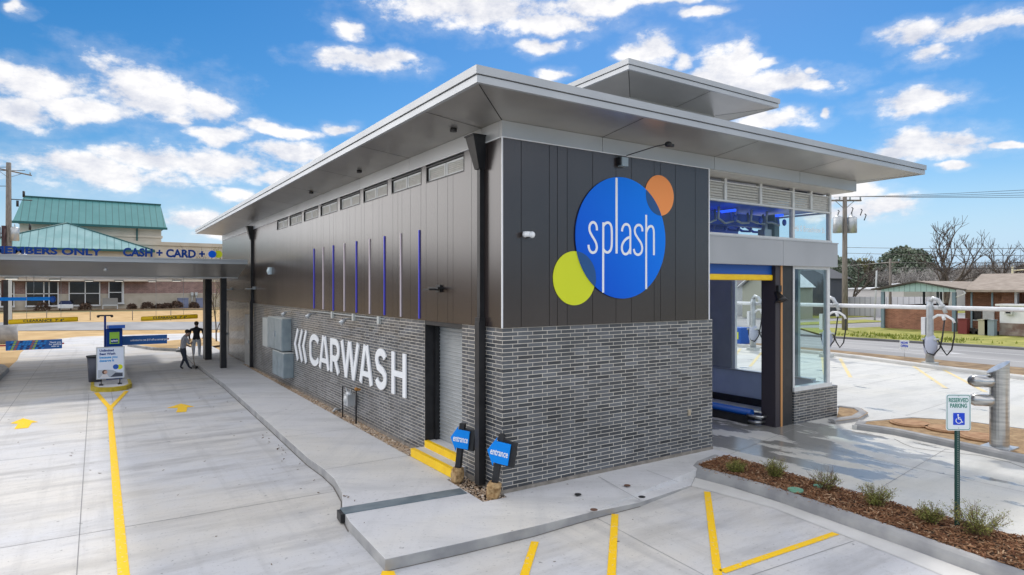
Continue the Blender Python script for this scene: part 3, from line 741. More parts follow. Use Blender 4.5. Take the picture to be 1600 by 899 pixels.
# small islands on the exit side
i2 = [G(1338,664,.25),G(1395,672,.25),G(1490,692,.25),G(1600,715,.25)]
i2 = i2+[(9.0,-8),(9.0,-25)]
mb = MB(); sweep(mb, [(9.9,-.35)]+[(9.35,-.55)]+i2[1:], [(0,RZ-.02),(.02,.22),(.06,.26),(.22,.26),(.24,.2)])
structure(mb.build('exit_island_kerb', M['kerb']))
isl = [(9.5,-.62),(9.6,-1.5),(9.45,-2.7),(9.3,-3.9),(9.2,-8),(9.2,-25),(12.3,-25),(12.2,-3.1),(12.0,-1.7),(11.4,-.95),(10.0,-.55)]
sheet_obj('exit_island_ground', isl, .235, M['pine'])
mb = MB(); sweep(mb, [(9.35,-.55),(10.0,-.40),(11.5,-.80),(12.15,-1.7),(12.35,-3.1),(12.45,-25)], [(0,RZ),(0,.235),(-.1,.24),(-.1,RZ)][::-1])
structure(mb.build('exit_island_back_kerb', M['gutter']))
ci=[G(1306,658,.22),G(1344,653,.22),G(1357,645,.22),G(1346,638,.22),G(1312,634,.22)]
mb = MB(); sweep(mb, ci, [(0,RZ-.01),(.02,.21),(.06,.24),(.2,.24),(.22,.2)])
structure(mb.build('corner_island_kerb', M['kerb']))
sheet_obj('corner_island_ground', ci, .215, M['pine'])
for (u,v,r) in [(1422,662,.42),(1478,671,.40),(1535,684,.44)]:
    x,y = G(u,v,.25)
    m2 = MB().cyl(x,y,.235,.275,r,28).cyl(x,y,.275,.287,r*.86,28)
    tag(m2.build('tank_lid', mat('rusty lid',(.33,.17,.08),.9,col2=(.46,.28,.15),scale=6), loc=(x,y,.235)),
        {1422:'rusty round tank lid, farthest of three in the straw island',1478:'rusty round tank lid behind the reserved parking sign',1535:'rusty round tank lid next to the stainless post'}[u],'lid','tank lids set in the straw island')
for (u,v,c,lab) in [(903,773,0,'black drain cap nearest the corner of the slate brick wall'),(928,797,1,'rusty drain cap nearest the kerb of the front sidewalk'),(980,759,1,'rusty drain cap close to the middle of the brick wall'),(1003,777,0,'dark drain cap on the joint above the parking stripe')]:
    x,y=G(u,v,SW); tag(MB().cyl(x,y,SW+.002,SW+.008,.055,20).cyl(x,y,SW+.008,SW+.011,.035,16).build('cleanout_cover', M['black'] if not c else mat('rusty cap',(.14,.07,.045),.8), loc=(x,y,SW)), lab,'drain cap','small round caps in the front sidewalk')
for (u,v,lab) in [(1243,765,'larger green plastic valve lid in the bark mulch'),(1278,759,'smaller green plastic valve lid behind the twiggy shrub')]:
    x,y=G(u,v,.18); r=.12 if u==1243 else .07
    tag(MB().cyl(x,y,.15,.185,r,20).cyl(x,y,.185,.19,r*.8,20).build('valve_lid', mat('green lid',(.16,.36,.24),.5), loc=(x,y,.15)), lab,'lid','green irrigation lids')

# ================================================================== CAR WASH BUILDING
B = tag(empty('carwash_building'), 'dark bronze clad car wash tunnel on a slate brick base under a broad silver roof','building')
X1, Y1 = 10.51, 26.7
def part(mb, name, mats, label=None, parent=None, bevel=0):
    o = mb.build(name, mats, parent or B, bevel=bevel)
    if label: o['label']=label
    return o
DY0, DY1 = 1.33, 2.85
part(MB().box(0,5.08,0,.28,.21,2.80), 'brick_wall', M['brick'])
part(MB().box(0,.28,.28,DY0,.21,2.80), 'brick_wall', M['brick'])
part(MB().box(0,.28,DY1,Y1,.21,2.84), 'brick_wall', M['brick'])
part(MB().box(-.012,5.09,-.012,.2,.05,.21).box(-.012,.2,.2,DY0,.05,.21).box(-.012,.2,DY1,Y1,.05,.21), 'foundation', M['block'])
part(MB().box(0,.6,DY0,DY1,2.72,2.80).box(.0,.283,DY1-.02,DY1-.001,.43,2.72,0), 'door_lintel', M['black'])
# roller door
rd = part(MB().box(.30,.34,DY0-.3,DY1,.43,2.72), 'roll_up_door', M['shutter'])
m2 = MB()
for i in range(31): m2.tube([(.297,DY0-.3,.47+i*.073),(.297,DY1-.04,.47+i*.073)],.013,5,0,False)
part(m2,'slat_ribs',M['shutter'],parent=rd)
part(MB().box(.20,.30,DY1-.07,DY1-.021,.43,2.72),'door_track',M['black'],parent=rd)
# steps
st = part(MB().box(-.28,.0,1.2,DY1+.04,.1,.30).box(0.0,.30,DY0+.001,DY1-.001,.1,.43),'entry_steps',M['walk'])
part(MB().box(-.286,-.279,1.2,DY1+.04,.15,.303).box(-.007,-.001,DY0,DY1,.30,.433).box(-.279,-.2,1.2,DY1+.04,.300,.304).box(-.001,.07,DY0+.001,DY1-.001,.430,.434),'step_edge',M['yellow_paint'],parent=st)
# cladding, front
seams = [0.0,.35,.92,1.09,1.30,1.87,2.42,2.80,3.39,3.56,3.97,4.54,4.94]
m2 = MB()
for a,b in zip(seams[:-1],seams[1:]): m2.box(a+.005,b-.005,-.02,.10,2.80,5.86)
part(m2,'front_cladding',M['clad'])
part(MB().box(.0,4.94,.02,.28,2.805,5.86),'wall_core',M['seam'])
part(MB().box(-.026,-.006,-.030,-.006,2.80,5.86),'corner_trim',M['white_trim'])
part(MB().box(4.935,4.965,-.03,.3,2.80,5.86),'edge_trim',M['white_trim'])
# cladding, long side
wins = [(1.22+1.747*i, 2.74+1.747*i) for i in range(8)]
m2 = MB(); rr = random.Random(5); ys=[.0]; pat=[.42,.20,.30,.62,.20,.38,.55,.24,.46]
i=0
while ys[-1] < Y1: ys.append(min(Y1, ys[-1]+pat[i%9]*(.9+.2*rr.random()))); i+=1
for a,b in zip(ys[:-1],ys[1:]):
    m2.box(-.02,.13,a+.004,b-.004,2.80,5.49)
    segs=[(a+.004,b-.004)]
    for w0,w1 in wins:
        ns=[]
        for s0,s1 in segs:
            if s1<=w0 or s0>=w1: ns.append((s0,s1))
            else:
                if s0<w0-.02: ns.append((s0,w0))
                if s1>w1+.02: ns.append((w1,s1))
        segs=ns
    for s0,s1 in segs: m2.box(-.02,.13,s0,s1,5.49,5.86)
part(m2,'side_cladding',M['clad'])
part(MB().box(.14,.28,.02,Y1,2.85,5.86),'wall_core',M['seam'])
# clerestory louvred windows
def side_window(w0,w1,n):
    f = MB()
    f.box(-.024,.0,w0,w1,5.49,5.515).box(-.024,.0,w0,w1,5.785,5.81)            # sill and head
    f.box(-.024,.0,w0,w0+.02,5.515,5.785).box(-.024,.0,w1-.02,w1,5.515,5.785)
    w = part(f,'window',M['black'])
    g = MB(); x0,x1=.015,.055; c=(w0+w1)/2
    for a,b in ((w0+.03,c-.02),(c+.02,w1-.03)):
        g.box(x0,x1,a,b,5.74,5.775).box(x0,x1,a,b,5.52,5.55).box(x0,x1,a,a+.04,5.55,5.74).box(x0,x1,b-.04,b,5.55,5.74)
    part(g,'window_frame',M['frame'],parent=w)
    l = MB()
    for k in range(5):
        z=5.56+k*.036
        l.box(x0+.01,x1-.005,w0+.06,c-.05,z,z+.028).box(x0+.01,x1-.005,c+.05,w1-.06,z,z+.028)
    part(l,'louver',M['louver'],parent=w)
for n,(a,b) in enumerate(wins): side_window(a,b,n)
# coloured light strips
lys = [3.05+ (10.36-3.05)/8*i for i in range(9)]
for i,y in enumerate(lys):
    z0,z1 = 2.83, 4.60
    s_ = part(MB().box(-.045,-.021,y-.010,y+.010,z0,z1),'light_strip',M['led_blue'] if i%2==0 else M['led_white'],label='vertical blue light strip' if i%2==0 else 'vertical pale pink light strip')
# silver band under the soffit, with joints
m2 = MB()
for a,b in [(-.03,2.08),(2.09,5.10),(5.11,8.08),(8.09,X1)]: m2.box(a,b,-.035,.05,5.86,6.115)
yy=[-.035,.6]+[.6+2.92*i for i in range(1,10)]; yy=[y for y in yy if y<Y1]+[Y1]
for a,b in zip(yy[:-1],yy[1:]): m2.box(-.035,.05,a if a>0 else .051,b-.01,5.86,6.115)
m2.box(X1-.08,X1,.051,Y1,5.86,6.115)
part(m2,'silver_band',M['silver'])
part(MB().box(-.04,-.02,.0,Y1,5.845,5.859).box(-.04,4.94,-.045,-.021,5.845,5.859),'drip_trim',M['white_trim'])
# soffit and roof edges
def roof(x0,x1,y0,y1,ov,zi,zo,zm,zt, seamx, seamy, nm='roof'):
    r = MB()
    I=[(x0,y0,zi),(x1,y0,zi),(x1,y1,zi),(x0,y1,zi)]; O=[(x0-ov,y0-ov,zo),(x1+ov,y0-ov,zo),(x1+ov,y1+ov,zo),(x0-ov,y1+ov,zo)]
    th=.05
    for i in range(4):
        j=(i+1)%4; mid=None
        r.add([I[i],I[j],O[j],O[i]],[(0,1,2,3)])
    r.add(I,[(0,1,2,3)])
    f = MB()
    def ring(o1,za,zb,t):
        a=[(x0-ov-o1,y0-ov-o1),(x1+ov+o1,y0-ov-o1),(x1+ov+o1,y1+ov+o1),(x0-ov-o1,y1+ov+o1)]
        b=[(p[0]+(t if k in (0,3) else -t),p[1]+(t if k in (0,1) else -t)) for k,p in enumerate(a)]
        for k in range(4):
            l=(k+1)%4
            V=[(*a[k],za),(*a[l],za),(*b[l],za),(*b[k],za),(*a[k],zb),(*a[l],zb),(*b[l],zb),(*b[k],zb)]
            f.add(V,[(0,3,2,1),(4,5,6,7),(0,1,5,4),(2,3,7,6)])
    ring(.0,zo-.012,zm-.008,.06); ring(.025,zm+.004,zt,.08)
    part(f,'fascia',M['fascia'])
    part(MB().box(x0-ov+.05,x1+ov-.05,y0-ov+.05,y1+ov-.05,zt-.09,zt-.03),nm,M['fascia'])
    sm = r
    def sl(p,q,w=.014):
        p=Vector(p)-Vector((0,0,.004)); q=Vector(q)-Vector((0,0,.004)); d=(q-p).normalized(); n=d.cross(Vector((0,0,1))).normalized()*w/2
        sm.add([p-n,q-n,q+n,p+n],[(0,1,2,3)],1)
    for i in range(4): sl(I[i],Vector(O[i])*.93+Vector(I[i])*.07)
    for x in seamx: sl((x,y0,zi),(x,y0-ov,zo)); sl((x,y1,zi),(x,y1+ov,zo))
    for y in seamy: sl((x0,y,zi),(x0-ov,y,zo)); sl((x1,y,zi),(x1+ov,y,zo))
    part(sm,'soffit',[M['soffit'],M['seam']])
roof(0,X1,0,Y1,1.12,6.115,6.245,6.34,6.46,[2.08,5.1,8.08],[.6+2.92*i for i in range(9)])
roof(5.05,8.05,2.35,20,1.12,7.93,8.06,8.15,8.27,[6.6],[5,8,11,14],'upper_roof')
part(MB().box(5.05,8.05,2.35,20,6.4,7.96),'upper_wall',M['silver'])
for y in (1.0,5.6,9.5): part(MB().cyl(-.35,y,6.10,6.15,.06,12),'soffit_camera',M['black'])
# conductor heads and downspouts
def downspout(y, zlo):
    m2 = MB()
    V=[(-.27,y-.10,5.95),(-.021,y-.10,5.95),(-.021,y+.17,5.95),(-.27,y+.17,5.95),(-.14,y-.06,5.42),(-.021,y-.06,5.42),(-.021,y+.09,5.42),(-.14,y+.09,5.42)]
    m2.add(V,[(0,1,2,3),(7,6,5,4),(0,4,5,1),(1,5,6,2),(2,6,7,3),(3,7,4,0)])
    m2.box(-.285,-.02,y-.12,y+.19,5.95,5.975)
    d = part(m2,'conductor_head',M['black'])
    part(MB().box(-.11,-.022,y-.035,y+.055,2.95,5.42).prism([(-.13,y-.06),(-.02,y-.06),(-.02,y+.09),(-.13,y+.09)],2.80,2.95).box(-.15,-.03,y-.075,y+.065,.18,2.88),'downspout',M['black'])
downspout(.56,.2); downspout(19.1,.2)
for y in (20.3,25.6):
    d_ = part(MB().box(-.03,.01,y-.5,y+.5,.15,2.30),'side_door',M['dark_grey'])
    part(MB().box(-.08,-.03,y-.42,y-.32,1.1,1.22),'handle',M['steel'],parent=d_)
# --- exit end: louvres, glazing, grey panel, opening
part(MB().box(4.95,X1-.08,.0,.62,5.84,5.858),'recess_soffit',M['louver'])
GX=[5.00,6.10,7.35,8.62,9.37,10.21]
fr = MB()
for x in GX: fr.box(x-.04,x+.04,.46,.56,5.37,5.84)
fr.box(4.96,10.25,.455,.565,5.335,5.37).box(4.96,10.25,.465,.555,5.74,5.765).box(4.96,10.25,.44,.57,4.56,4.64)
fr.box(8.58,8.66,.46,.56,4.64,5.335).box(10.17,10.25,.46,.56,4.64,5.335)
fr.box(10.17,10.25,.57,14,4.56,4.64).box(10.17,10.25,.57,14,5.335,5.38)
part(fr,'glazing_frame',M['frame'])
for a,b in zip(GX[:-1],GX[1:]):
    l=MB()
    for k in range(6): z=5.38+k*.06; l.box(a+.05,b-.05,.50,.54,z,z+.048)
    part(l,'louver_panel',M['louver'])
    
for a,b in ((5.0,6.10),(6.105,7.35),(7.355,8.58),(8.66,10.17)):
    part(MB().add([(a+.008,.50,4.64),(b-.004,.50,4.64),(b-.004,.50,5.335),(a+.008,.50,5.335)],[(0,1,2,3)]),'upper_pane',M['glass_clear'])
part(MB().add([(10.21,.57,4.64),(10.21,14,4.64),(10.21,14,5.335),(10.21,.57,5.335)],[(0,1,2,3)]),'upper_pane',M['glass_clear'])
part(MB().box(4.96,8.10,.40,.62,3.97,4.558).box(8.11,10.43,.40,.62,3.97,4.558).box(10.33,10.43,.62,12,3.97,4.558).box(4.96,10.45,.385,.62,4.559,4.585),'grey_panel',M['grey_panel'])
hd = part(MB().box(5.05,7.98,.62,.85,3.755,4.02),'door_header',M['blue'])
part(MB().box(5.05,7.98,.58,.72,3.615,3.752),'yellow_bumper',M['yellow_paint'],bevel=.03)
part(MB().box(7.98,8.17,.52,.90,RZ,3.97),'door_jamb',M['maroon'])
part(MB().box(8.17,8.24,.505,.90,RZ,3.97),'door_track',M['rust'])
part(MB().box(8.24,8.66,.52,.95,RZ,3.97),'column',M['black'])
part(MB().box(8.70,10.58,.50,.80,RZ,.86).box(10.30,10.58,.80,20,RZ,.86),'low_brick_wall',M['brick'])
sl_ = MB()
for i in range(27): sl_.box(8.70+i*.0697,8.70+i*.0697+.062,.485,.815,.862,.925)
part(sl_,'brick_sill',M['brick'])
part(MB().box(8.66,10.30,.47,.66,.93,1.03).box(10.14,10.30,.66,3.4,.93,1.03),'window_sill',M['frame'])
lf=MB().box(8.66,8.72,.50,.58,1.03,3.97).box(10.13,10.25,.50,.60,1.03,3.97).box(8.74,10.13,.50,.58,3.90,3.97).box(10.15,10.25,.60,3.4,3.90,3.969)
lf.box(10.15,10.25,3.3,3.4,1.03,3.90)
part(lf,'lower_glazing_frame',M['frame'])
part(MB().add([(8.74,.54,1.03),(10.13,.54,1.03),(10.13,.54,3.90),(8.74,.54,3.90)],[(0,1,2,3)]),'glass_pane',M['glass'])
part(MB().add([(10.19,.6,1.03),(10.19,3.3,1.03),(10.19,3.3,3.97),(10.19,.6,3.97)],[(0,1,2,3)]),'glass_pane',M['glass_clear'])
part(MB().box(10.05,10.15,1.25,1.50,1.03,3.97),'glazing_post',mat('pale green mullion',(.30,.38,.40),.4))
part(MB().box(10.12,10.28,3.4,Y1,RZ,4.55).box(10.12,10.28,14,Y1,4.551,5.34),'side_wall_panel',M['dark_grey'])
part(MB().box(10.0,10.12,.80,12,RZ,1.06),'tunnel_kick_wall',M['tunnel_wall'])
part(MB().box(9.94,10.15,.82,12,1.06,1.10),'kick_wall_cap',M['silver'])
part(MB().box(9.93,9.99,.84,12,RZ,.34),'wheel_guard',M['black'])
part(MB().box(4.85,5.05,.3,Y1,RZ,5.84),'inner_wall',M['white'])
part(MB().box(4.85,10.2,.62,Y1,5.40,5.44),'tunnel_ceiling',M['tunnel_blue'])  # blue tint of the LED light put into the ceiling colour
part(MB().box(.28,4.85,.28,Y1,5.80,5.84),'room_ceiling',M['seam'])
part(MB().box(.28,5.2,Y1-.1,Y1,.14,5.84).box(5.2,9.9,Y1-.1,Y1,3.7,5.84).box(9.9,10.28,Y1-.1,Y1,.14,5.84),'end_wall',M['dark_grey'])
for x in (5.6,7.4,9.3): part(MB().box(x-.03,x+.03,1.2,20,5.28,5.34),'ceiling_led',M['led_in'])
eq=MB()
eq.box(5.6,9.6,1.6,1.8,5.0,5.3).box(5.4,9.9,3.0,3.3,4.6,5.2).box(5.2,10,5.0,5.4,4.3,5.0).box(6.4,8.2,2.1,2.9,4.95,5.35)
for k in range(9):
    x=5.6+k*.5; eq.tube([(x,1.9,5.3),(x+.1,2.1,4.95),(x+.3,2.5,5.0),(x+.35,2.9,5.25)],.035,6)
part(eq,'wash_arch',M['tunnel_blue'])
hz=MB()
for k in range(5):
    x=6.3+k*.62; hz.tube([(x,1.3,5.38),(x+.04,1.35,5.1),(x+.22,1.3,4.95+.04*k),(x+.5,1.3,5.05),(x+.6,1.4,5.3)],.03,8)
part(hz,'overhead_hose',M['steel'])
for k in range(14): part(MB().ball((5.4+.33*k,1.2+.5*(k%3),5.12),(.07,.05,.09),n=7,m=5),'spray_nozzle',M['tunnel_blue'])
xa,za=on_y(1242,357,.49); xb,_=on_y(1289,361,.49)
part(MB().text('46 S Broadview St',.2,lambda u,v,t:((xa+xb)/2+u,.492,za+v),0,0,0,bold=.002,width=xb-xa),'address_lettering',M['white_logo'])
part(MB().box(9.25,9.45,1.4,1.6,4.0,5.34),'inner_post',mat('teal grey post',(.14,.22,.22),.5))
part(MB().box(9.0,9.1,1.5,1.6,4.75,5.3).box(8.9,9.2,1.45,1.65,4.7,4.95),'hanging_sensor',M['steel'])
part(MB().tube([(8.02,.56,3.35),(8.06,.45,3.2),(8.06,.42,3.12)],[.05,.10,.16],10).box(8.0,8.12,.45,.55,3.35,3.5),'exit_horn',M['black'])
# conveyor guide rail
cv = tag(empty('guide_rail',(8.2,.9,RZ)),'dark blue rolled guide rail with chrome nose on the wet tunnel floor','guide rail')
MB().tube([(7.9,1.1,.40),(7.9,14,.40)],.09,12).build('roller',M['blue'],cv)
MB().box(7.76,8.04,1.12,14,RZ,.33).build('rail_base',M['black'],cv)
MB().tube([(7.78,1.15,.36),(7.72,.95,.37),(7.80,.78,.36),(7.95,.76,.36),(8.06,.90,.37),(8.04,1.15,.36)],.035,8).tube([(7.78,1.1,.22),(7.78,.88,.22),(7.98,.82,.22),(8.04,1.1,.22)],.04,8).build('nose_guard',M['stainless'],cv)
hb = tag(MB().tube([(9.9,1.35,.80),(9.65,1.1,.80)],.03,8).tube([(9.7,1.15,.76),(9.68,1.15,.5),(9.85,1.3,.35)],.012,6).ball((9.63,1.08,.80),.06).build('wash_nozzle',M['black'],loc=(9.9,1.35,.3)),'black nozzle arm with looped hose on the blue kick wall','nozzle')
# ================================================================== SIGNS AND FIXTURES ON THE BUILDING
# round logo sign
S = tag(empty('logo_sign',(2.56,-.02,3.25)),'big round blue sign reading splash, with orange and lime discs','sign')
fr0 = front(-.022)
BC, OC, YC = (2.56,4.35,1.10), (3.525,5.20,.385), (1.455,3.61,.465)
MB().plate(circle(*OC),fr0,0,.010).build('orange_disc',M['orange'],S)
MB().plate(circle(*YC),fr0,0,.010).build('lime_disc',M['lime'],S)
MB().plate(circle(*BC,96),fr0,0.0105,.028).build('blue_disc',M['blue_logo'],S)
def lens(A,Bc):
    p=[q for q in circle(*A,200) if (q[0]-Bc[0])**2+(q[1]-Bc[1])**2<=Bc[2]**2]
    r=[q for q in circle(*Bc,400) if (q[0]-A[0])**2+(q[1]-A[1])**2<=A[2]**2]
    allp=p+r; cx=sum(a for a,_ in allp)/len(allp); cy=sum(b for _,b in allp)/len(allp)
    return sorted(allp,key=lambda q: math.atan2(q[1]-cy,q[0]-cx))
MB().plate(lens(OC,BC),fr0,.0285,.031).build('overlap_patch',M['overlap'],S)
MB().plate(lens(YC,BC),fr0,.0285,.031).build('overlap_patch',M['overlap'],S)
def lz(p): return on_y(850+p[0]/3.909, 260+p[1]/3.909, -.052)
strokes = {
 's':[[(323,392),(322,366),(312,346),(298,341),(284,349),(276,372),(279,400),(296,430),(316,462),(324,492),(318,520),(300,530),(284,523),(273,500),(272,480)]],
 'p':[[(362,343),(361,772)],[(361,368),(372,350),(388,343),(404,350),(412,372),(414,400),(414,485),(408,512),(392,528),(374,524),(361,505)]],
 'l':[[(443,71),(443,533)]],
 'a':[[(476,398),(479,374),(490,357),(504,353),(518,360),(526,382),(527,400),(527,537)],[(526,432),(505,440),(484,462),(474,490),(477,520),(490,538),(508,536),(521,518),(527,498)]],
 's2':[[(601,398),(600,376),(590,361),(577,358),(563,364),(553,385),(556,412),(573,440),(592,466),(601,495),(597,524),(583,540),(567,541),(553,528),(548,505)]],
 'h':[[(624,297),(624,750)],[(624,405),(632,382),(645,366),(660,366),(669,382),(671,410),(671,543)]]}
for k,sts in strokes.items():
    m2=MB(); 
    for i,s_ in enumerate(sts):
        q=[lz(p) for p in s_]
        if len(q)>2: q=chaikin(q,3)
        m2.ribbon(q,.045 if k!='l' else .05,front(-.05),0,.004+.0015*i)
    MB2=m2.build('letter',M['white_logo'],S); MB2['label']='white thin letter '+k[0]
# CARWASH lettering: strokes in a unit box, laid along the wall, reading towards the corner
W_ = tag(empty('carwash_lettering',(0,7.2,1.1)),'large white letters CARWASH beside three slanted bars on slate brick','sign')
ZB, ZT = 1.14, 2.06
def arc(cx,cy,rx,ry,a0,a1,n=14): return [(cx+rx*math.cos(rad(a0+(a1-a0)*i/n)),cy+ry*math.sin(rad(a0+(a1-a0)*i/n))) for i in range(n+1)]
GL = {
 'C':(.80,[arc(.46,.66,.34,.26,25,180,10)+arc(.46,.34,.34,.26,180,335,10)]),
 'A':(.92,[[(.09,0),(.40,1.0)],[(.83,0),(.52,1.0)],[(.20,.26),(.72,.26)]]),
 'R':(.80,[[(.11,0),(.11,1.0)],[(.11,.915),(.40,.915)]+arc(.42,.665,.27,.25,90,-90,10)+[(.11,.415)],[(.42,.40),(.70,0)]]),
 'W':(1.22,[[(.07,1.0),(.36,0)],[(.58,1.0),(.36,0)],[(.62,1.0),(.86,0)],[(1.15,1.0),(.86,0)]]),
 'S':(.76,[arc(.38,.72,.27,.20,20,180,10)+[(.115,.66),(.20,.54),(.50,.46),(.63,.36)][1:]+arc(.37,.28,.27,.20,15,-165,10)]),
 'H':(.84,[[(.11,0),(.11,1.0)],[(.73,0),(.73,1.0)],[(.11,.5),(.73,.5)]])}
# measured starts and ends along the wall (y), left edge to right edge of every letter
spans=[('C',484.5,499.5),('A',500,516.8),('R',517.5,533),('W',534.5,563.5),('A',563.5,584.5),('S',588,607),('H',613.5,637.5)]
for n_,(ch,u0,u1) in enumerate(spans):
    ya=on_x(u0,560,0)[0]; yb=on_x(u1,580,0)[0]
    w,st_=GL[ch]; m2=MB()
    for i,q in enumerate(st_):
        # unit -> wall ; reading direction is -y
        k=(ya-yb)/w
        pts_=[(-(ya-a*k), ZB+b*(ZT-ZB)) for a,b in q]
        wd=.165 if not (len(q)==2 and q[0][1]==q[1][1]) else .125
        if ch in 'CSR' and len(q)>6: pts_=[(p[0],p[1]) for p in pts_]
        m2.ribbon(pts_,wd,left(-.012),0,.03+.002*i)
    m2.build('letter',M['white_logo'],W_)['label']='white block letter '+ch
for u0,um in ((467,462.5),(473.5,469),(480,475.5)):
    ya=on_x(u0,545,0)[0]; ym=on_x(um,545,0)[0]; m2=MB()
    m2.ribbon([(-ya,2.10),(-ym,1.62),(-ya,1.13)],.15,left(-.012),0,.03)
    m2.build('slanted_bar',M['white_logo'],W_)
# cameras, sensors, lamps on the walls
def wallbox(name, y, z, lab, cat, kind='cam'):
    pass
o=tag(MB().box(.38,.50,-.10,-.021,4.28,4.36).ball((.37,-.11,4.31),(.045,.06,.05)).ball((.50,-.11,4.31),(.05,.06,.055)).build('motion_light',M['white_logo'],loc=(.42,-.02,4.3)),'small white twin sensor left of the round blue logo','wall sensor')
o=tag(MB().box(2.47,2.62,-.13,-.021,5.64,5.80).box(2.44,2.50,-.10,-.021,5.66,5.80,1).tube([(2.6,-.1,5.84),(2.95,-.5,5.98),(3.05,-.62,6.0)],.010,6,1).ball((3.08,-.66,6.0),(.07,.07,.05),1).box(3.08,3.19,-.70,-.64,5.96,6.01,1).build('flood_light',[M['cab_grey'],M['black']],loc=(2.5,-.02,5.7)),'black flood light on a thin arm above the round blue logo','flood light')
o=tag(MB().box(-.16,-.022,1.97,2.35,3.42,3.46).box(-.30,-.10,2.05,2.30,3.40,3.43).box(-.06,-.021,2.08,2.26,3.36,3.5).build('wall_light',M['black'],loc=(-.02,2.15,3.4)),'flat black wall light on bronze cladding above the roller door','wall light')
y_,z_=on_x(424,424,0); o=tag(MB().box(-.10,-.021,y_-.15,y_+.15,z_-.12,z_+.14).ball((-.11,y_,z_),(.05,.12,.1)).build('wall_sensor',mat('pale sensor shell',(.55,.66,.72),.5),loc=(-.02,y_,z_)),'small pale blue sensor high on the far bronze cladding','wall sensor')
for i,(u,v,lab) in enumerate([(448,490,'silver spotlight under the cladding, nearest the grey cabinets'),(487,493,'silver spotlight under the cladding above the slanted white bars'),(541,502,'silver spotlight under the cladding above the letters R and W')]):
    y_,z_=on_x(u,v,-.15); m2=MB().tube([(-.02,y_,z_+.05),(-.16,y_,z_+.06),(-.22,y_,z_-.02)],.02,6).tube([(-.17,y_,z_+.05),(-.30,y_,z_-.06)],[.04,.07],10)
    tag(m2.build('spotlight',M['steel'],loc=(-.02,y_,z_)),lab,'spotlight','silver spotlights along the top of the brick')
m2=MB(); 
for a,b in ((10.6,8.6),(8.6,6.9),(6.9,5.2)): 
    for y in (b,): m2.box(-.06,-.001,y-.06,y+.06,2.62,2.79)
m2.tube([(-.02,10.8,2.74),(-.02,4.9,2.74)],.014,6)
tag(m2.build('wall_conduit',M['cab_light'],loc=(0,7.8,2.7)),'pale conduit run with junction boxes along the top of the brick','conduit')
for i,(u,v,lab) in enumerate([(356,452,'silver wall light on the far wall behind the canopy post'),(391,451,'silver wall light beside the far black downspout')]):
    y_,z_=on_x(u,v,-.2); tag(MB().box(-.10,-.021,y_-.1,y_+.1,z_-.04,z_+.08).box(-.38,-.08,y_-.12,y_+.12,z_-.03,z_+.01).build('wall_light',M['steel'],loc=(-.02,y_,z_)),lab,'wall light','silver wall lights past the downspout')
# outlet on the front brick
x_,z_=on_y(1077,645,-.01); tag(MB().box(x_-.035,x_+.035,-.02,-.001,z_-.06,z_+.06).box(x_-.02,x_+.02,-.028,-.02,z_-.04,z_+.03).build('wall_outlet',mat('tan plastic',(.45,.38,.28),.5),loc=(x_,0,z_)),'tan outlet box low on the slate brick front wall','outlet')
# electrical cabinets
def cabinet(y0,y1,z0,z1,d,lab,name='electric_cabinet'):
    r=tag(empty(name,(-.001,(y0+y1)/2,z0)),lab,'cabinet','grey cabinets on the long brick wall')
    MB().box(-d,-.001,y0,y1,z0,z1).build('cabinet_body',[M['cab_grey']],r,bevel=.01)
    MB().box(-d-.012,-d-.001,y0+.03,(y0+y1)/2-.01,z0+.03,z1-.03).build('cabinet_door',M['cab_grey'],r)
    MB().box(-d-.012,-d-.001,(y0+y1)/2+.01,y1-.03,z0+.03,z1-.03).build('cabinet_door',M['cab_grey'],r)
    MB().box(-d-.05,-d-.012,(y0+y1)/2-.08,(y0+y1)/2-.05,(z0+z1)/2-.1,(z0+z1)/2+.1).build('latch',M['steel'],r)
    MB().box(-d+.01,-.01,y0-.006,y0-.001,z0+.02,z1-.02).build('side_panel',M['cab_grey'],r)
    MB().box(-d,-.001,y0-.02,y1+.02,z1,z1+.025).build('rain_hood',M['cab_light'],r)
cabinet(13.05,15.1,1.34,2.40,.30,'upper wide grey electric cabinet on the long brick wall')
cabinet(12.75,14.3,.48,1.28,.32,'lower grey cabinet fixed beneath the wide one, above the pebbles')
tag(MB().box(-.02-.30,-.001,15.12,15.9,1.32,2.36).build('meter_cabinet',M['cab_light'],loc=(0,15.5,1.32),bevel=.01),'pale narrow cabinet joined to the far side of the grey one','cabinet')
# gas meter
gm=tag(empty('gas_meter',(-.16,6.9,.12)),'grey gas meter hung between two dark pipes over the pebbles','gas meter')
MB().tube([(-.16,7.35,.10),(-.16,7.35,.93),(-.16,6.9,.95),(-.16,6.35,.95)],.018,8).tube([(-.16,6.35,.10),(-.16,6.35,.97)],.022,8).build('gas_pipe',M['black'],gm)
MB().tube([(-.16,6.35,.97),(-.05,6.35,.97)],.03,8).ball((-.16,6.35,.99),.045).build('regulator',mat('brass orange',(.42,.20,.05),.6),gm)
MB().box(-.26,-.06,6.68,6.98,.52,.80).ball((-.16,6.83,.80),(.10,.14,.07)).ball((-.24,6.86,.66),(.06,.12,.12)).tube([(-.16,6.75,.8),(-.16,6.72,.95)],.02,8).tube([(-.16,6.93,.8),(-.16,7.05,.86),(-.16,7.05,.95)],.02,8).build('meter_body',M['steel'],gm,bevel=.02)
tag(MB().tube([(-.02,8.0,.20),(-.14,8.0,.24),(-.20,8.0,.17)],.035,8).build('wall_spout',M['steel'],loc=(-.02,8.0,.2)),'small silver spout at the foot of the brick, left of the gas meter','spout')
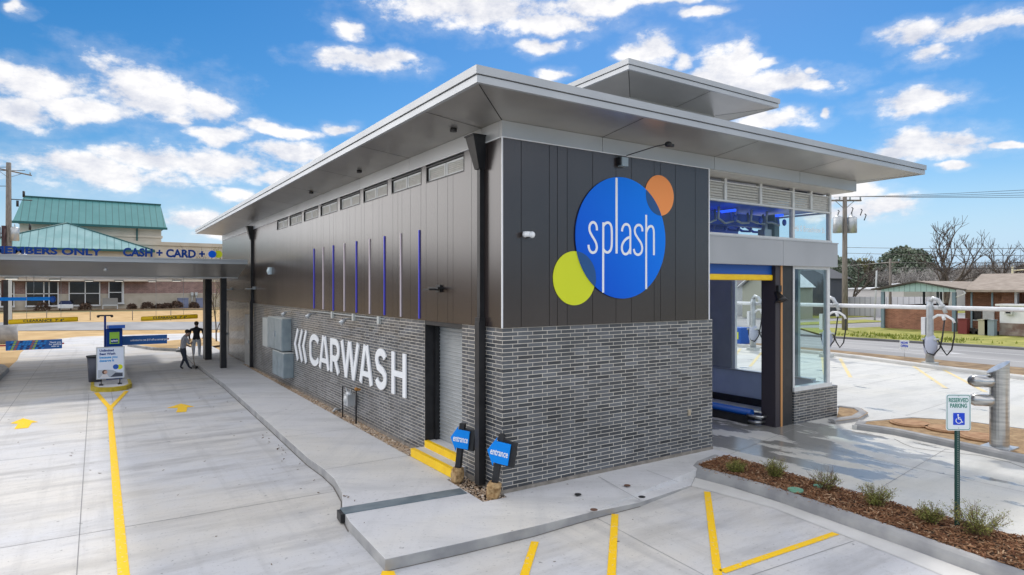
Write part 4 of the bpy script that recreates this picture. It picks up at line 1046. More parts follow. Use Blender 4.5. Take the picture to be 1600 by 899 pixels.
# ENTRANCE arrow signs leaning against the wall
def arrow_sign(loc, h, aw, tilt, lab, lean=0):
    r=tag(empty('entrance_sign',(loc[0],loc[1],.12)),lab,'sign','blue entrance arrows leaning at the corner')
    r.rotation_euler=(lean,tilt,-.92)
    ah=aw*1.22
    c=MB()
    n_=9
    V=[];Fc=[]
    for j,(zz,rr_) in enumerate([(-.02,.075),(.05,.11),(.13,.115),(.21,.12),(.27,.10)]):
        for k in range(n_):
            a=6.283*k/n_; q=rr_*random.uniform(.86,1.14); V.append((q*math.cos(a),q*.9*math.sin(a),zz+random.uniform(-.012,.012)))
    for j in range(4):
        for k in range(n_): Fc.append((j*n_+k,j*n_+(k+1)%n_,(j+1)*n_+(k+1)%n_,(j+1)*n_+k))
    Fc.append(tuple(range(n_-1,-1,-1))); Fc.append(tuple(4*n_+k for k in range(n_)))
    c.add(V,Fc); c.build('dirt_clod',M['clod'],r,local=True)
    MB().box(-.045,.045,-.045,.045,.27,h).build('post',M['black'],r,local=True)
    fr=lambda u,v,t:(u,-.05-t,h-ah*.62+v)
    MB().plate([(-aw*.22,-ah*.42),(aw*.55,-ah*.42),(aw*.55,ah*.42),(-aw*.22,ah*.42)],lambda u,v,t:(u+.06,.02-t,h-ah*.62+v),-.03,.055).build('back_board',M['black'],r,local=True)
    MB().plate([(-aw*.5,0),(-aw*.15,-ah*.5),(-aw*.15,-ah*.37),(aw*.5,-ah*.37),(aw*.5,ah*.37),(-aw*.15,ah*.37),(-aw*.15,ah*.5)],fr,0,.03).build('arrow_panel',M['sign_blue'],r,local=True,bevel=.004)
    MB().text('entrance',.1,lambda u,v,t:(u+.02,-.085,h-ah*.62+v),0,0,0,bold=.0018,width=aw*.80,squash=1.5).build('lettering',M['white_logo'],r,local=True)
    return r
arrow_sign((-.30,.98),1.02,.34,.09,'blue entrance arrow nearer the roller door steps',-.06)
arrow_sign((-.22,-.05),1.04,.37,.15,'blue entrance arrow nearer the brick corner, leaning on the black downspout',-.04)

# ================================================================== ENTRY CANOPY
cn = tag(empty('entry_canopy',(-4,22,0)),'long flat silver canopy with dark sloping underside over the entry lanes','canopy')
CX0,CX1,CY0,CY1=-16.0,-.45,17.4,31.0
MB().box(CX0,CX1-.1,CY0,CY1,4.34,4.48).box(CX0,CX1-.1,CY0-.03,CY1,4.48,4.52).build('fascia',M['fascia'],cn)
zz=3.86
MB().add([(CX0,CY0+.02,4.33),(CX1-.12,CY0+.02,4.33),(CX1-.12,CY0+1.9,zz),(CX0,CY0+1.9,zz)],[(0,1,2,3)]).add([(CX1-.12,CY0+.02,4.33),(CX1-.12,CY1,4.33),(CX1-.3,CY1,zz),(CX1-.12,CY0+1.9,zz)],[(0,1,2,3)]).build('sloping_soffit',M['soffit'],cn)
MB().box(CX0,CX1-.12,CY0+1.9,CY1,zz-.03,zz).build('ceiling',M['white'],cn)
def post(x,y,w,nm='canopy_post'): MB().box(x-w/2,x+w/2,y-w*.7,y+w*.7,0.0,3.83).build(nm,M['black'],cn)
post(-1.06,19.7,.22); 
cpx=on_y(319,500,23.2)[0]; MB().box(cpx+.04,cpx+.32,23.2,23.9,.1,3.83).build('canopy_post',M['black'],cn)
post(-9.9,24,.26)
for (u,v) in [(18,456),(86,443),(139,440.5),(186,441),(238,440),(276,442),(318,440.5)]:
    t=(CH-3.80)/((v-449.5)/F); y_=None
    yy_=min(30,max(20.5,22+ (444-v)*2)); x_,_z=on_y(u,v,yy_)
    if x_<CX0+.3 or x_>CX1-.6: continue
    r_=MB().box(x_-.20,x_+.20,yy_-.12,yy_+.12,3.76,3.829).build('canopy_light',M['steel'],cn)
    MB().box(x_-.16,x_+.16,yy_-.09,yy_+.09,3.745,3.758).build('lens',M['lampglow'],r_)
x_,z_=on_y(165,421.5,CY0+.5); MB().ball((x_,CY0+.42,z_),.07).build('dome_camera',M['steel'],cn)
# letters standing on the canopy edge
def rail_sign(txt, u0, u1, v0, v1, lab, y=17.45):
    x0,z0=on_y(u0,v1,y); x1,z1=on_y(u1,v0,y)
    m2=MB(); vs,fs=text_faces(txt,1,.04,0,'LEFT')
    xs=[v[0] for v in vs]; ys_=[v[1] for v in vs]; k=(x1-x0)/(max(xs)-min(xs)); q=(z1-4.54)/(max(ys_)-min(ys_))
    for t in (0,.05):
        m2.add([(x0+(a-min(xs))*k,y-t,4.54+(b-min(ys_))*q) for a,b in vs], fs if t else [f[::-1] for f in fs])
    # returns: a thin edge round every glyph
    from collections import Counter
    ec=Counter(); 
    for f in fs:
        for i in range(len(f)): a,b=f[i],f[(i+1)%len(f)]; ec[(min(a,b),max(a,b))]+=1
    for f in fs:
        for i in range(len(f)):
            a,b=f[i],f[(i+1)%len(f)]
            if ec[(min(a,b),max(a,b))]==1:
                P=[(x0+(vs[j][0]-min(xs))*k,4.54+(vs[j][1]-min(ys_))*q) for j in (a,b)]
                m2.add([(P[0][0],y,P[0][1]),(P[1][0],y,P[1][1]),(P[1][0],y-.05,P[1][1]),(P[0][0],y-.05,P[0][1])],[(0,1,2,3)])
    o=m2.build('canopy_sign',M['letters_blue'],loc=((x0+x1)/2,y,4.52)); tag(o,lab,'sign','blue letters standing on the canopy edge'); return o
rail_sign('MEMBERS ONLY',-12,159,389,403,'blue standing letters reading MEMBERS ONLY on the canopy edge')
rail_sign('CASH + CARD +',192,320,391,403,'blue standing letters reading CASH + CARD + on the canopy edge')
cx_,cz_=on_y(331.5,397.5,17.45); dx_,dz_=on_y(341.5,397.5,17.45)
lo=tag(empty('canopy_logo',(cx_,17.45,4.52)),'pair of small blue and lime discs after the canopy letters','sign')
MB().plate(circle(cx_,cz_+.0,.135,28),front(17.45),0,.05).build('blue_disc',M['blue_logo'],lo); MB().plate(circle(dx_,dz_,.135,28),front(17.45),-.06,-.01).build('lime_disc',M['lime'],lo)
# clearance bars
for (u0,u1,v,lab) in [(13,122,503.5,'yellow CLEARANCE bar hanging over the left lane'),(220,309,498.5,'yellow CLEARANCE bar hanging over the right lane')]:
    x0,z0=on_y(u0,v,19.0); x1,_=on_y(u1,v,19.0)
    r=tag(empty('clearance_bar',((x0+x1)/2,19,z0)),lab,'clearance bar','yellow clearance bars under the canopy')
    MB().tube([(x0,19,z0-.0),(x0+.02,19,z0),(x1-.02,19,z0+.05),(x1,19,z0+.05)],[.05,.085,.085,.05],12).build('bar',M['yellow_paint'],r)
    MB().tube([(x0+.5,19,z0+.08),(x0+.5,19,3.84)],.006,4).tube([(x1-.5,19,z0+.1),(x1-.5,19,3.84)],.006,4).build('cable',M['steel'],r)
    MB().text("CLEARANCE  7' 4\"",.12,lambda u,v,t:((x0+x1)/2+u,19-.088,z0+.025+v),0,0,0,bold=.003,width=1.15).build('lettering',M['black'],r)
x0,z0=on_y(-20,467.5,19.0); x1,_=on_y(85,467.5,19)
r=tag(empty('blue_hanging_bar',((x0+x1)/2,19.3,z0)),'long blue bar hanging beneath the canopy at the far left','hanging bar')
MB().box(x0,x1-.12,19.27,19.33,z0-.07,z0+.05).build('bar',M['sign_blue'],r); MB().ball((x1-.06,19.3,z0-.03),(.10,.08,.12)).build('end_knob',M['blue'],r)
MB().tube([(x1-.6,19.3,z0),(x1-.6,19.3,3.84)],.008,4).build('cable',M['steel'],r)
# kiosk island
ip=[(-5.55,16.9),(-5.4,16.45),(-5.0,16.22),(-4.6,16.4),(-4.42,16.9),(-4.42,23.5),(-4.7,24.1),(-5.3,24.1),(-5.55,23.5)]
structure(MB().prism(ip,0,.13).build('kiosk_island',M['walk']))
mb=MB(); sweep(mb,[(-5.58,18.2)]+[(x*1.0+(-.03 if x<-5.2 else .03 if x>-4.8 else 0),y-.03) for x,y in ip[:5]]+[(-4.39,18.2)],[(0,0),(0,.14),(.10,.145),(.10,.131)])
structure(mb.build('island_kerb_paint',M['olive']))
# pay kiosk
k=tag(empty('pay_kiosk',(-4.95,18.6,.13)),'tall dark blue pay kiosk with visor and lime screen panel','kiosk')
MB().box(-5.12,-4.62,18.45,18.85,.13,1.95).build('kiosk_body',M['letters_blue'],k,bevel=.015)
MB().prism([(-5.05,18.25),(-4.55,18.25),(-4.6,18.9),(-5.1,18.9)],[1.98,1.98,1.95,1.95],[2.10,2.10,2.06,2.06]).build('visor',M['blue'],k)
MB().box(-5.02,-4.72,18.43,18.449,1.42,1.84).build('lime_panel',mat('lime panel',(.30,.56,.05),.5),k)
MB().box(-4.98,-4.76,18.42,18.429,1.45,1.60).text('splash',.09,lambda u,v,t:(-4.87+u,18.415,1.53+v),0,0,1,bold=.003).build('screen',[M['letters_blue'],M['white_logo']],k)
MB().box(-4.64,-4.612,18.5,18.8,.2,.55).build('yellow_decal',M['lime'],k)
q=tag(empty('reader_post',(-5.15,18.9,.13)),'thin blue post topped by a pair of small sensors','sensor post')
MB().tube([(-5.15,18.95,.13),(-5.15,18.95,2.42)],.035,8).build('post',M['letters_blue'],q); MB().box(-5.38,-4.92,18.92,18.98,2.40,2.45).ball((-5.36,18.95,2.40),.05).ball((-4.94,18.95,2.40),.05).build('sensor_head',M['black'],q)
# poster stand
p=tag(empty('poster_stand',(-5.0,17.1,.13)),'white poster in a steel frame with a smiling driver picture','poster stand')
px0,px1,pz0,pz1=-5.42,-4.60,.33,1.42
MB().box(px0,px1,17.08,17.12,pz0,pz1).build('frame',M['steel'],p)
MB().box(px0+.03,px1-.03,17.072,17.079,pz0+.03,pz1-.03).build('poster_sheet',mat('poster paper',(.68,.74,.86),.6),p)
m2=MB()
for i,(t,c) in enumerate([('Unlimited',0),('Best Wash',0),('because you',1),('deserve it',1)]):
    m2.text(t,.105,lambda u,v,tt,i=i:(px0+.09+u,17.068,pz1-.12-.115*i+v),0,0,c,bold=.004,align='LEFT')
m2.plate(circle(px0+.56,pz0+.40,.085,20),front(17.071),0,.001,2).plate(circle(px0+.68,pz0+.39,.085,20),front(17.0715),0,.0005,3)
m2.build('print',[M['letters_blue'],mat('azure print',(.01,.30,.72),.5),M['blue'],M['lime']],p)
m2=MB().plate([(px0+.05,pz0+.05),(px1-.05,pz0+.05),(px1-.05,pz0+.20),(px0+.60,pz0+.22),(px0+.45,pz0+.30),(px0+.30,pz0+.32),(px0+.05,pz0+.32)],front(17.071),0,.0006,0)
m2.plate([(px0+.40,pz0+.06),(px1-.06,pz0+.06),(px1-.06,pz0+.17),(px0+.55,pz0+.20)],front(17.070),0,.0006,1)
m2.plate(circle(px0+.24,pz0+.24,.075,20),front(17.069),0,.0006,2).plate(circle(px0+.27,pz0+.235,.052,20),front(17.068),0,.0006,3).plate([(px0+.10,pz0+.05),(px0+.38,pz0+.05),(px0+.30,pz0+.17),(px0+.18,pz0+.17)],front(17.0685),0,.0006,4)
m2.build('picture',[mat('picture sky',(.42,.46,.52),.6),mat('picture dark car',(.05,.06,.09),.5),mat('picture hair',(.10,.05,.04),.6),M['skin'],mat('picture shirt',(.66,.64,.66),.6)],p)
MB().tube([(px0+.14,17.1,.13),(px0+.14,17.1,pz0)],.016,6).tube([(px1-.14,17.1,.13),(px1-.14,17.1,pz0)],.016,6).box(px0+.08,px0+.2,16.95,17.25,.131,.15).box(px1-.2,px1-.08,16.95,17.25,.131,.15).build('stand_leg',M['black'],p)
tc_=tag(empty('trash_can',(-5.45,18.2,.13)),'dark grey round trash can half behind the poster stand','trash can')
MB().tube([(-5.45,18.2,.13),(-5.45,18.2,1.0)],[.20,.25],18).build('bin_body',mat('bin grey',(.07,.075,.10),.5),tc_); MB().tube([(-5.45,18.2,1.0),(-5.45,18.2,1.05)],.275,18).build('bin_rim',M['black'],tc_)
# barrier arms
g1=tag(empty('barrier_arm',(-4.5,19.3,.13)),'blue barrier arm banner with white writing, right of the kiosk','barrier arm','barrier arms with printed banners')
x0,z0=on_y(195,532.5,19.2); x1,z1=on_y(261,532,19.2)
MB().box(x0-.3,x1,19.18,19.21,z0-.17,z0+.17).build('banner',mat('banner blue',(.005,.10,.36),.5),g1)
MB().text('unlimited to get $10 off an annual pass',.1,lambda u,v,t:(x0+.80+u,19.175,z0+v),0,0,0,bold=.002,width=1.25).build('lettering',M['white_logo'],g1)
MB().box(x0-.35,x1+.07,19.215,19.25,z0-.03,z0+.03).build('arm',mat('arm red',(.45,.03,.03),.5),g1)
MB().box(x0-.6,x0-.3,19.1,19.4,.13,1.65).build('arm_housing',M['cab_light'],g1)
g2=tag(empty('barrier_arm',(-7.2,19.2,.13)),'barrier arm banner with colourful diamond pattern, at the left edge','barrier arm','barrier arms with printed banners')
x0,z0=on_y(9,541,19.2); x1,z1=on_y(97,541,19.2)
MB().box(x0,x1,19.18,19.21,z0-.16,z0+.17).build('banner',mat('banner blue',(.005,.10,.36),.5),g2)
m2=MB(); rb=random.Random(9); cols=[mat('bit azure',(.01,.22,.62),.5),mat('bit lime',(.35,.50,.05),.5),mat('bit rust',(.42,.12,.06),.5),mat('bit navy',(.01,.03,.14),.5)]
for i in range(12):
    for j in range(4):
        cx=x0+.08+i*.085+j*.03; cz=z0-.12+j*.082; a=rb.random()
        mi=1 if (i in (1,8)) else 2 if (i in (2,7)) else 3 if a<.35 else 0
        if cx+.06<x1: m2.plate([(cx-.045,cz-.03),(cx+.02,cz-.03),(cx+.05,cz+.03),(cx-.015,cz+.03)],front(19.179),0,.002,mi)
m2.build('pattern',cols,g2)
MB().text('Thank you\nfor washing\nwith us',.07,lambda u,v,t:(x1-.2+u,19.175,z0+v),0,0,0,bold=.002,width=.36).build('lettering',M['white_logo'],g2)
MB().box(x0-1.2,x1+.06,19.215,19.25,z0-.01,z0+.04).build('arm',mat('arm red',(.45,.03,.03),.5),g2)
# light pole left with concrete pedestal
lp=tag(empty('pedestal_post',(-10.08,42.2,0)),'black and white post on a round concrete pedestal beside the driveway','post')
MB().cyl(-10.08,42.2,-.05,1.1,.52,24).build('pedestal',M['kerb'],lp)
MB().box(-10.28,-10.04,42.1,42.3,1.1,5.0).box(-10.04,-9.88,42.1,42.3,1.1,5.0,1).build('pole',[M['black'],M['cab_light']],lp)
# ================================================================== LEFT BACKGROUND
CB=tag(empty('teal_roof_building',(-5,114,0)),'long beige and brick building with pale teal hipped and gabled metal roofs','building')
Yf=114.0
wg=[(86,92),( -400,-320)]
def bx(mb,u0,u1,z0,z1,y0,y1,mi=0):
    a=on_y(u0,450,Yf)[0]; b=on_y(u1,450,Yf)[0]; mb.box(a,b,y0,y1,z0,z1,mi); return mb
xL,xR=-60,16
MB().box(xL,xR,Yf,Yf+30,2.35,4.45).build('brick_band',M['red_brick_far'],CB)
MB().box(xL,xR,Yf-.05,Yf+30,-.6,2.35).build('stone_base',M['beige2'],CB)
MB().box(xL,xR,Yf-.08,Yf+30,4.45,10.6).box(xL,xR,Yf-.3,Yf+30,10.6,11.2).box(xL,xR,Yf-.12,Yf-.04,2.3,2.45).build('parapet_wall',M['beige'],CB)
def bwin(u0,u1,v0,v1,mull):
    a,z1=on_y(u0,v0,Yf); b,z0=on_y(u1,v1,Yf)
    w=MB().box(a,b,Yf-.14,Yf-.11,z0,z1).build('window',M['dark_glass'],CB)
    f=MB().box(a-.15,a,Yf-.25,Yf-.10,z0,z1).box(b,b+.15,Yf-.25,Yf-.10,z0,z1).box(a-.2,b+.2,Yf-.4,Yf-.10,z0-.25,z0).box(a,b,Yf-.2,Yf-.145,(z0*.5+z1*.5)-.06,(z0*.5+z1*.5)+.06)
    for t in mull: x=a+(b-a)*t; f.box(x-.07,x+.07,Yf-.2,Yf-.145,z0,z1)
    f.build('window_frame',M['frame'],w)
bwin(-30,21,441,478,[.3,.6]); bwin(42,90,441,477,[.55,.72]); bwin(109,155,441,476,[.52]); bwin(171,192,441,473,[.95]); bwin(-90,-40,441,478,[.5])
# gabled tall roof: slope faces the viewer
zb=14.45; zt=19.4
a=on_y(28,300,125)[0]; b=on_y(254,300,125)[0]
MB().add([(a-.6,124,zb),(b+.6,124,zb),(b+.1,131,zt),(a+.3,131,zt),(a+.3,138,zb),(b+.1,138,zb)],[(0,1,2,3),(3,2,5,4),(1,5,2),(0,3,4)]).build('gable_roof',M['teal_roof'],CB)
MB().box(a-.7,b+.7,123.8,124.1,zb-.35,zb+.05).box(a+.2,b+.2,130.8,131.2,zt-.05,zt+.18).box(on_y(214,360,125)[0]-.12,on_y(214,360,125)[0]+.12,124.7,124.9,9,zb-.3).build('roof_trim',M['trim_teal'],CB)
MB().box(a+.2,b-.2,125,137,5,zb).box(a,b,124.8,137,12.6,13.0).build('tall_wall',M['beige'],CB)
# hipped front wing
za,ze=13.6,9.6
cxa=on_y(105,346,118)[0]
e0,e1=cxa-11.8,on_y(241,392,112)[0]
MB().add([(e0,111.5,ze),(e1,111.5,ze),(e1,126,ze),(e0,126,ze),(cxa,117.5,za+.35),(cxa,121,za+.35)],[(0,1,4),(1,2,5,4),(2,3,5),(3,0,4,5)]).build('hip_roof',M['teal_light'],CB)
MB().tube([(e1,111.5,ze),(cxa,117.5,za+.38)],.13,6).tube([(e0,111.5,ze),(cxa,117.5,za+.38)],.13,6).box(e0-.1,e1+.1,111.3,111.6,ze-.35,ze-.01).build('roof_trim',M['trim_teal'],CB)
MB().box(e0+.8,e1-.8,112.2,125,4.45,ze-.02).build('wing_wall',M['beige'],CB)
# things near its wall
for i,(u,v,r,lab) in enumerate([(66,481,1.1,'brown bush below the leftmost office windows'),(133,481,.95,'brown bush beneath the cross-shaped window frame'),(206,482,.75,'small brown bush left of the white shrub marker'),(230,483,1.0,'low wide brown bush near the stone pilaster'),(248,484,.7,'smallest brown bush in the row by the beige wall'),(260,481,.8,'brown bush in the middle of the pair by the wall'),(276,482,1.1,'wide brown bush near the blue boxes'),(303,481,.9,'brown bush just left of the canopy column')]):
    x,y=on_y(u,v,110)[0],110
    m2=MB(); rq=random.Random(i)
    for k in range(420):
        t=rq.uniform(0,6.28); p_=rq.uniform(-.2,1)*1.3; rr_=r*rq.uniform(.6,1)
        c=Vector((x+rr_*math.cos(t)*math.cos(p_),y+rr_*math.sin(t)*math.cos(p_),.0+max(.05,rr_*.9*math.sin(p_)+.25*r)))
        d=Vector((rq.uniform(-1,1),rq.uniform(-1,1),rq.uniform(-.3,1))).normalized()*.22; e=Vector((rq.uniform(-1,1),rq.uniform(-1,1),rq.uniform(-1,1))).normalized()*.08
        m2.add([c-d,c+e,c+d,c-e],[(0,1,2,3)])
    tag(m2.build('bush',mat('winter bush',(.07,.04,.03),.9,col2=(.13,.08,.05),scale=3),loc=(x,y,0)),lab,'bush','brown bushes along the beige building')
for (u0,u1,lab) in [(278,294,'blue grey utility box, the left one of the pair by the brick wall'),(307,320,'blue grey utility box, the right one by the canopy column')]:
    a,z1=on_y(u0,467,112); b,_=on_y(u1,467,112); z0=on_y(u0,480,112)[1]
    tag(MB().box(a,b,111.6,113,-.05,z1).box(a-.05,b+.05,111.5,113.1,z1,z1+.12).build('utility_box',mat('blue grey box',(.20,.23,.34),.6),loc=((a+b)/2,112.3,0)),lab,'utility box','blue grey boxes by the brick wall')
for (u,lab) in [(300,'left of two small wall meters'),(306.5,'right of two small wall meters')]:
    a,z1=on_y(u-2,457,113.8); b,z0=on_y(u+2,462,113.8); tag(MB().box(a,b,113.5,113.9,z0,z1).tube([((a+b)/2,113.7,z0),((a+b)/2,113.7,.0)],.08,6).build('meter_box',M['cab_light'],loc=((a+b)/2,113.7,0)),lab+' on posts by the brick wall','meter','small meters by the brick wall')
a,z1=on_y(160,466,112); b,z0=on_y(184,480,112)
o=tag(empty('bench',((a+b)/2,112,0)),'grey slatted bench frame beside the narrow window','bench'); MB().box(a,b,111.9,112.0,z1-1.3,z1).build('backrest',mat('grey mesh',(.26,.25,.23),.7),o); MB().box(a,b,111.2,112,z0+.2,z0+.4).build('seat',M['cab_light'],o)
for x in (a,b-.1): MB().box(x,x+.1,111.2,112.1,0,z1-1.3).build('leg',M['white'],o)
# something car-like parked by the wall, white with dark glass
a,z1=on_y(93,467,110); b,z0=on_y(112,481,110)
cr=tag(empty('parked_car',((a+b)/2,109,0)),'small white car with dark blue windows parked against the beige wall','car')
cxm=(a+b)/2
MB().box(cxm-.95,cxm+.95,108.6,111.4,.28,.88).build('body',M['white'],cr,bevel=.08)
MB().add([(cxm-.86,108.9,.88),(cxm+.86,108.9,.88),(cxm+.86,111.2,.88),(cxm-.86,111.2,.88),(cxm-.62,109.5,1.42),(cxm+.62,109.5,1.42),(cxm+.62,110.9,1.42),(cxm-.62,110.9,1.42)],[(4,5,6,7),(0,1,5,4),(1,2,6,5),(2,3,7,6),(3,0,4,7)]).build('window_band',mat('car glass navy',(.01,.015,.05),.15),cr)
for x in (cxm-.75,cxm+.62): MB().box(x,x+.14,108.62,109.2,.0,.5).build('wheel',M['rubber'],cr)
# small stakes in the dry grass
for i,(u,lab) in enumerate([(73,'thin wooden stake at the left in the dry grass'),(141,'thin wooden stake in the dry grass below the cross window'),(207,'thin wooden stake in the dry grass near the kiosk'),(267,'thin wooden stake in the dry grass above the right clearance bar')]):
    x,y=G(u,500); tag(MB().tube([(x,y,-.05),(x,y,1.0)],.04,5).build('stake',M['wood'],loc=(x,y,0)),lab,'stake','stakes in the dry grass')

def limb_tree(name, loc, height, seed, spread=.55, levels=5, trunk_r=None, material=None, twigs=True, lab=None, group=None, cat='tree', nb=3):
    rt=random.Random(seed); t=tag(empty(name,loc),lab,cat,group)
    tr=MB(); tw=MB(); R0=trunk_r or height*.036
    def grow(p,d,L,r,lv,mb_):
        pts_=[p]; q=p; dd=d.copy(); n_=3
        for i in range(n_):
            dd=(dd+Vector((rt.uniform(-1,1),rt.uniform(-1,1),rt.uniform(-.3,.7)))*.16).normalized(); q=q+dd*L/n_; pts_.append(q)
        rs=[r*(1-.34*i/n_) for i in range(n_+1)]
        (tr if lv<3 else tw).tube(pts_,rs,6 if lv<2 else (4 if lv<4 else 3),0,False)
        if lv>=levels: return
        k=nb if lv>0 else nb+1
        for i in range(k):
            a=rt.uniform(0,6.28); ax=dd.cross(Vector((math.cos(a),math.sin(a),.3))).normalized()
            nd=(Matrix.Rotation(rt.uniform(.35,1.0)*spread*1.25,3,ax)@dd).normalized()
            st_=pts_[rt.choice((1,2,3,3))] if i else pts_[-1]
            grow(st_,nd,L*rt.uniform(.66,.88),r*.62,lv+1,mb_)
    grow(Vector(loc)-Vector((0,0,.1)),Vector((0,0,1)),height*.30,R0,0,tr)
    tr.build('trunk',material or M['bark'],t); tw.build('crown',M['twig'],t); return t
# young tree behind the canopy post
yt=limb_tree('young_tree',(*G(338,535),0.05),6.2,11,.40,5,.05,lab='slender young tree with yellow leaf specks behind the canopy posts')
lf_=MB(); rq=random.Random(2); bx_,by_=G(338,535)
for i in range(900):
    z=rq.uniform(1.6,6); s_=.75*(1-abs(z-3.6)/4); x=bx_+rq.gauss(0,s_*.5); y=by_+rq.gauss(0,s_*.5); d=Vector((rq.uniform(-1,1),rq.uniform(-1,1),rq.uniform(-1,1))).normalized()*.05; e=d.cross(Vector((0,0,1)))*.6
    lf_.add([Vector((x,y,z))-d,Vector((x,y,z))+e,Vector((x,y,z))+d,Vector((x,y,z))-e],[(0,1,2,3)])
lf_.build('leaves',mat('olive leaf',(.26,.24,.09),.8),yt)

def utility_pole(loc, H, lab, trans, arms, light=False, r=.17, seed=1):
    p=tag(empty('utility_pole',loc),lab,'utility pole'); x,y,z=loc
    MB().tube([(x,y,z-.1),(x,y,z+H*.5),(x,y,z+H)],[r*1.15,r,r*.8],12).build('pole',M['wood'],p)
    for (h,L,ang,ins) in arms:
        dx,dy=math.cos(ang),math.sin(ang)
        c=MB().tube([(x-dx*L/2,y-dy*L/2,z+h),(x+dx*L/2,y+dy*L/2,z+h)],.07,6)
        c.tube([(x-dx*L*.3,y-dy*L*.3,z+h),(x,y,z+h-.7)],.025,4).tube([(x+dx*L*.3,y+dy*L*.3,z+h),(x,y,z+h-.7)],.025,4)
        ca_=c.build('crossarm',M['wood'],p)
        for k in range(ins):
            t=(-.47+.94*k/(ins-1))*L
            MB().tube([(x+dx*t,y+dy*t,z+h+.05),(x+dx*t,y+dy*t,z+h+.30)],[.05,.07],7).build('insulator',M['cab_grey'],ca_)
    for (h,off,s_) in trans:
        MB().tube([(x+off[0],y+off[1],z+h),(x+off[0],y+off[1],z+h+s_*1.2),(x+off[0],y+off[1],z+h+s_*1.32)],[s_*.36,s_*.36,s_*.2],14).tube([(x+off[0],y+off[1],z+h+s_*1.3),(x+off[0],y+off[1],z+h+s_*1.6)],.05,6).tube([(x,y,z+h+s_*.6),(x+off[0],y+off[1],z+h+s_*.6)],.06,5).build('transformer',M['steel'],p)
    return p
x,y=on_y(13.5,300,72)[0],72
up=utility_pole((x,y,-.05),16.0,'weathered utility pole with transformers left of the teal roof',[(8.2,(.5,-.2),1.05),(8.3,(-.95,-.2),1.0)],[(15.2,5.4,.9,3)],r=.26)
MB().tube([(x-.35,y-.2,2),(x-.35,y-.2,9.6)],.20,8).build('riser_pipe',mat('brown riser',(.05,.02,.02),.7),up)
MB().tube([(x,y,6.3),(x+1.0,y,6.9),(x+1.3,y,6.9)],.05,6).tube([(x+1.3,y,6.95),(x+1.3,y,6.5)],[.1,.34],10).build('yard_light',M['white'],up)
m2=MB().tube([(x,y,12.3),(x+1.9,y,12.3)],.05,5)
for dx,dz in ((.7,11.6),(1.2,12.6),(1.7,9.3)): m2.tube([(x+dx,y,dz),(x+dx,y,dz+.6)],.12,6)
m2.build('switch_gear',M['black'],up)
def wire(p,q,sag,r,mb_):
    P=[]; 
    for i in range(13):
        t=i/12; v=Vector(p).lerp(Vector(q),t); v.z-=sag*4*t*(1-t); P.append(v)
    mb_.tube(P,r,4,0,False)
wm=MB()
for dx,dy in ((-1.2,-1.4),(0,0),(1.2,1.4)):
    wire((x+dx,y+dy,15.5),(x-55,y+dy+8,15.2),1.2,.03,wm)
wire((x,y,13.6),(x-55,y+5,13.4),1,.03,wm)
tag(wm.build('power_lines',M['black'],loc=(x,y,13)),'thin overhead wires running left from the weathered pole','power lines')

# ================================================================== RIGHT SIDE
# vacuum stations and their pipe
def vacuum(lab):
    r=tag(empty('vacuum_station',(0,0,0)),lab,'vacuum','vacuum stations along the pipe')
    MB().box(-.24,.24,-.24,.24,0,.16).box(-.30,.30,-.30,.30,0,.02).build('foot',M['cab_light'],r,local=True,bevel=.01)
    MB().tube([(0,0,.15),(0,0,1.1),(0,0,2.5),(0,0,2.72)],[.16,.14,.13,.11],14).build('post',M['steel'],r,local=True)
    MB().ball((0,-.02,.85),(.20,.27,.52),n=14,m=9).build('canister',mat('canister lilac grey',(.42,.45,.55),.4),r,local=True)
    MB().box(-.12,.12,.14,.30,1.3,2.05).build('control_box',M['white'],r,local=True,bevel=.02)
    MB().tube([(0,0,2.70),(0,-.12,2.86),(0,-.32,2.78),(0,-.48,2.52),(0,-.60,2.25)],[.09,.09,.085,.08,.075],12).tube([(0,-.42,2.58),(0,-.45,2.46)],.13,12).build('elbow_pipe',M['steel'],r,local=True)
    MB().tube([(0,0,1.75),(0,-.1,2.02),(0,-.3,2.15),(0,-.6,2.15),(0,-.85,2.0),(0,-.92,1.85)],[.06,.06,.055,.055,.05,.05],12).tube([(0,-.5,2.12),(0,-.55,1.95)],.07,8).build('hose_boom',M['white'],r,local=True)
    h=MB()
    h.tube([(0,-.92,1.88),(.02,-.90,1.3),(.04,-.80,.75),(.05,-.62,.50),(.05,-.45,.75),(.05,-.32,1.05),(.05,-.22,1.15)],.03,7)
    h.tube([(0,-.55,1.95),(-.1,-.52,1.3),(-.14,-.44,.8),(-.14,-.2,.48),(-.14,.02,.55),(-.14,.16,.85),(-.14,.2,1.12)],.03,7)
    h.build('hose',M['rubber'],r,local=True)
    MB().box(-.16,.16,.17,.26,1.08,1.16).box(-.16,.16,-.30,-.2,1.10,1.17).build('hose_hook',M['cab_light'],r,local=True)
    return r
v0=vacuum('silver vacuum post with hoses, nearest the stainless post'); v0.location=(24.0,4.06,RZ)
spots=[((23.6,8.35),'silver vacuum post with hoses half hidden behind the glass corner post'),((23.5,12.3),'silver vacuum post with hoses seen through the tunnel opening')]
for (sx,sy),lab in spots:
    c=copy_tree(v0); c.location=(sx,sy,RZ); c['label']=lab
rp=MB(); 
rz_=2.60
rp.tube([(24.25,-16,rz_-.0),(24.15,4.0,rz_),(23.85,8.3,rz_),(23.75,12.2,rz_),(23.6,24,rz_)],.09,12)
tag(rp.build('vacuum_pipe',M['white'],loc=(24,4,rz_)),'long white pipe linking the vacuum posts','pipe')
b_=tag(empty('waste_bin',(*G(1147,541,RZ),RZ)),'blue waste bin with a lime label beside the vacuum row','bin')
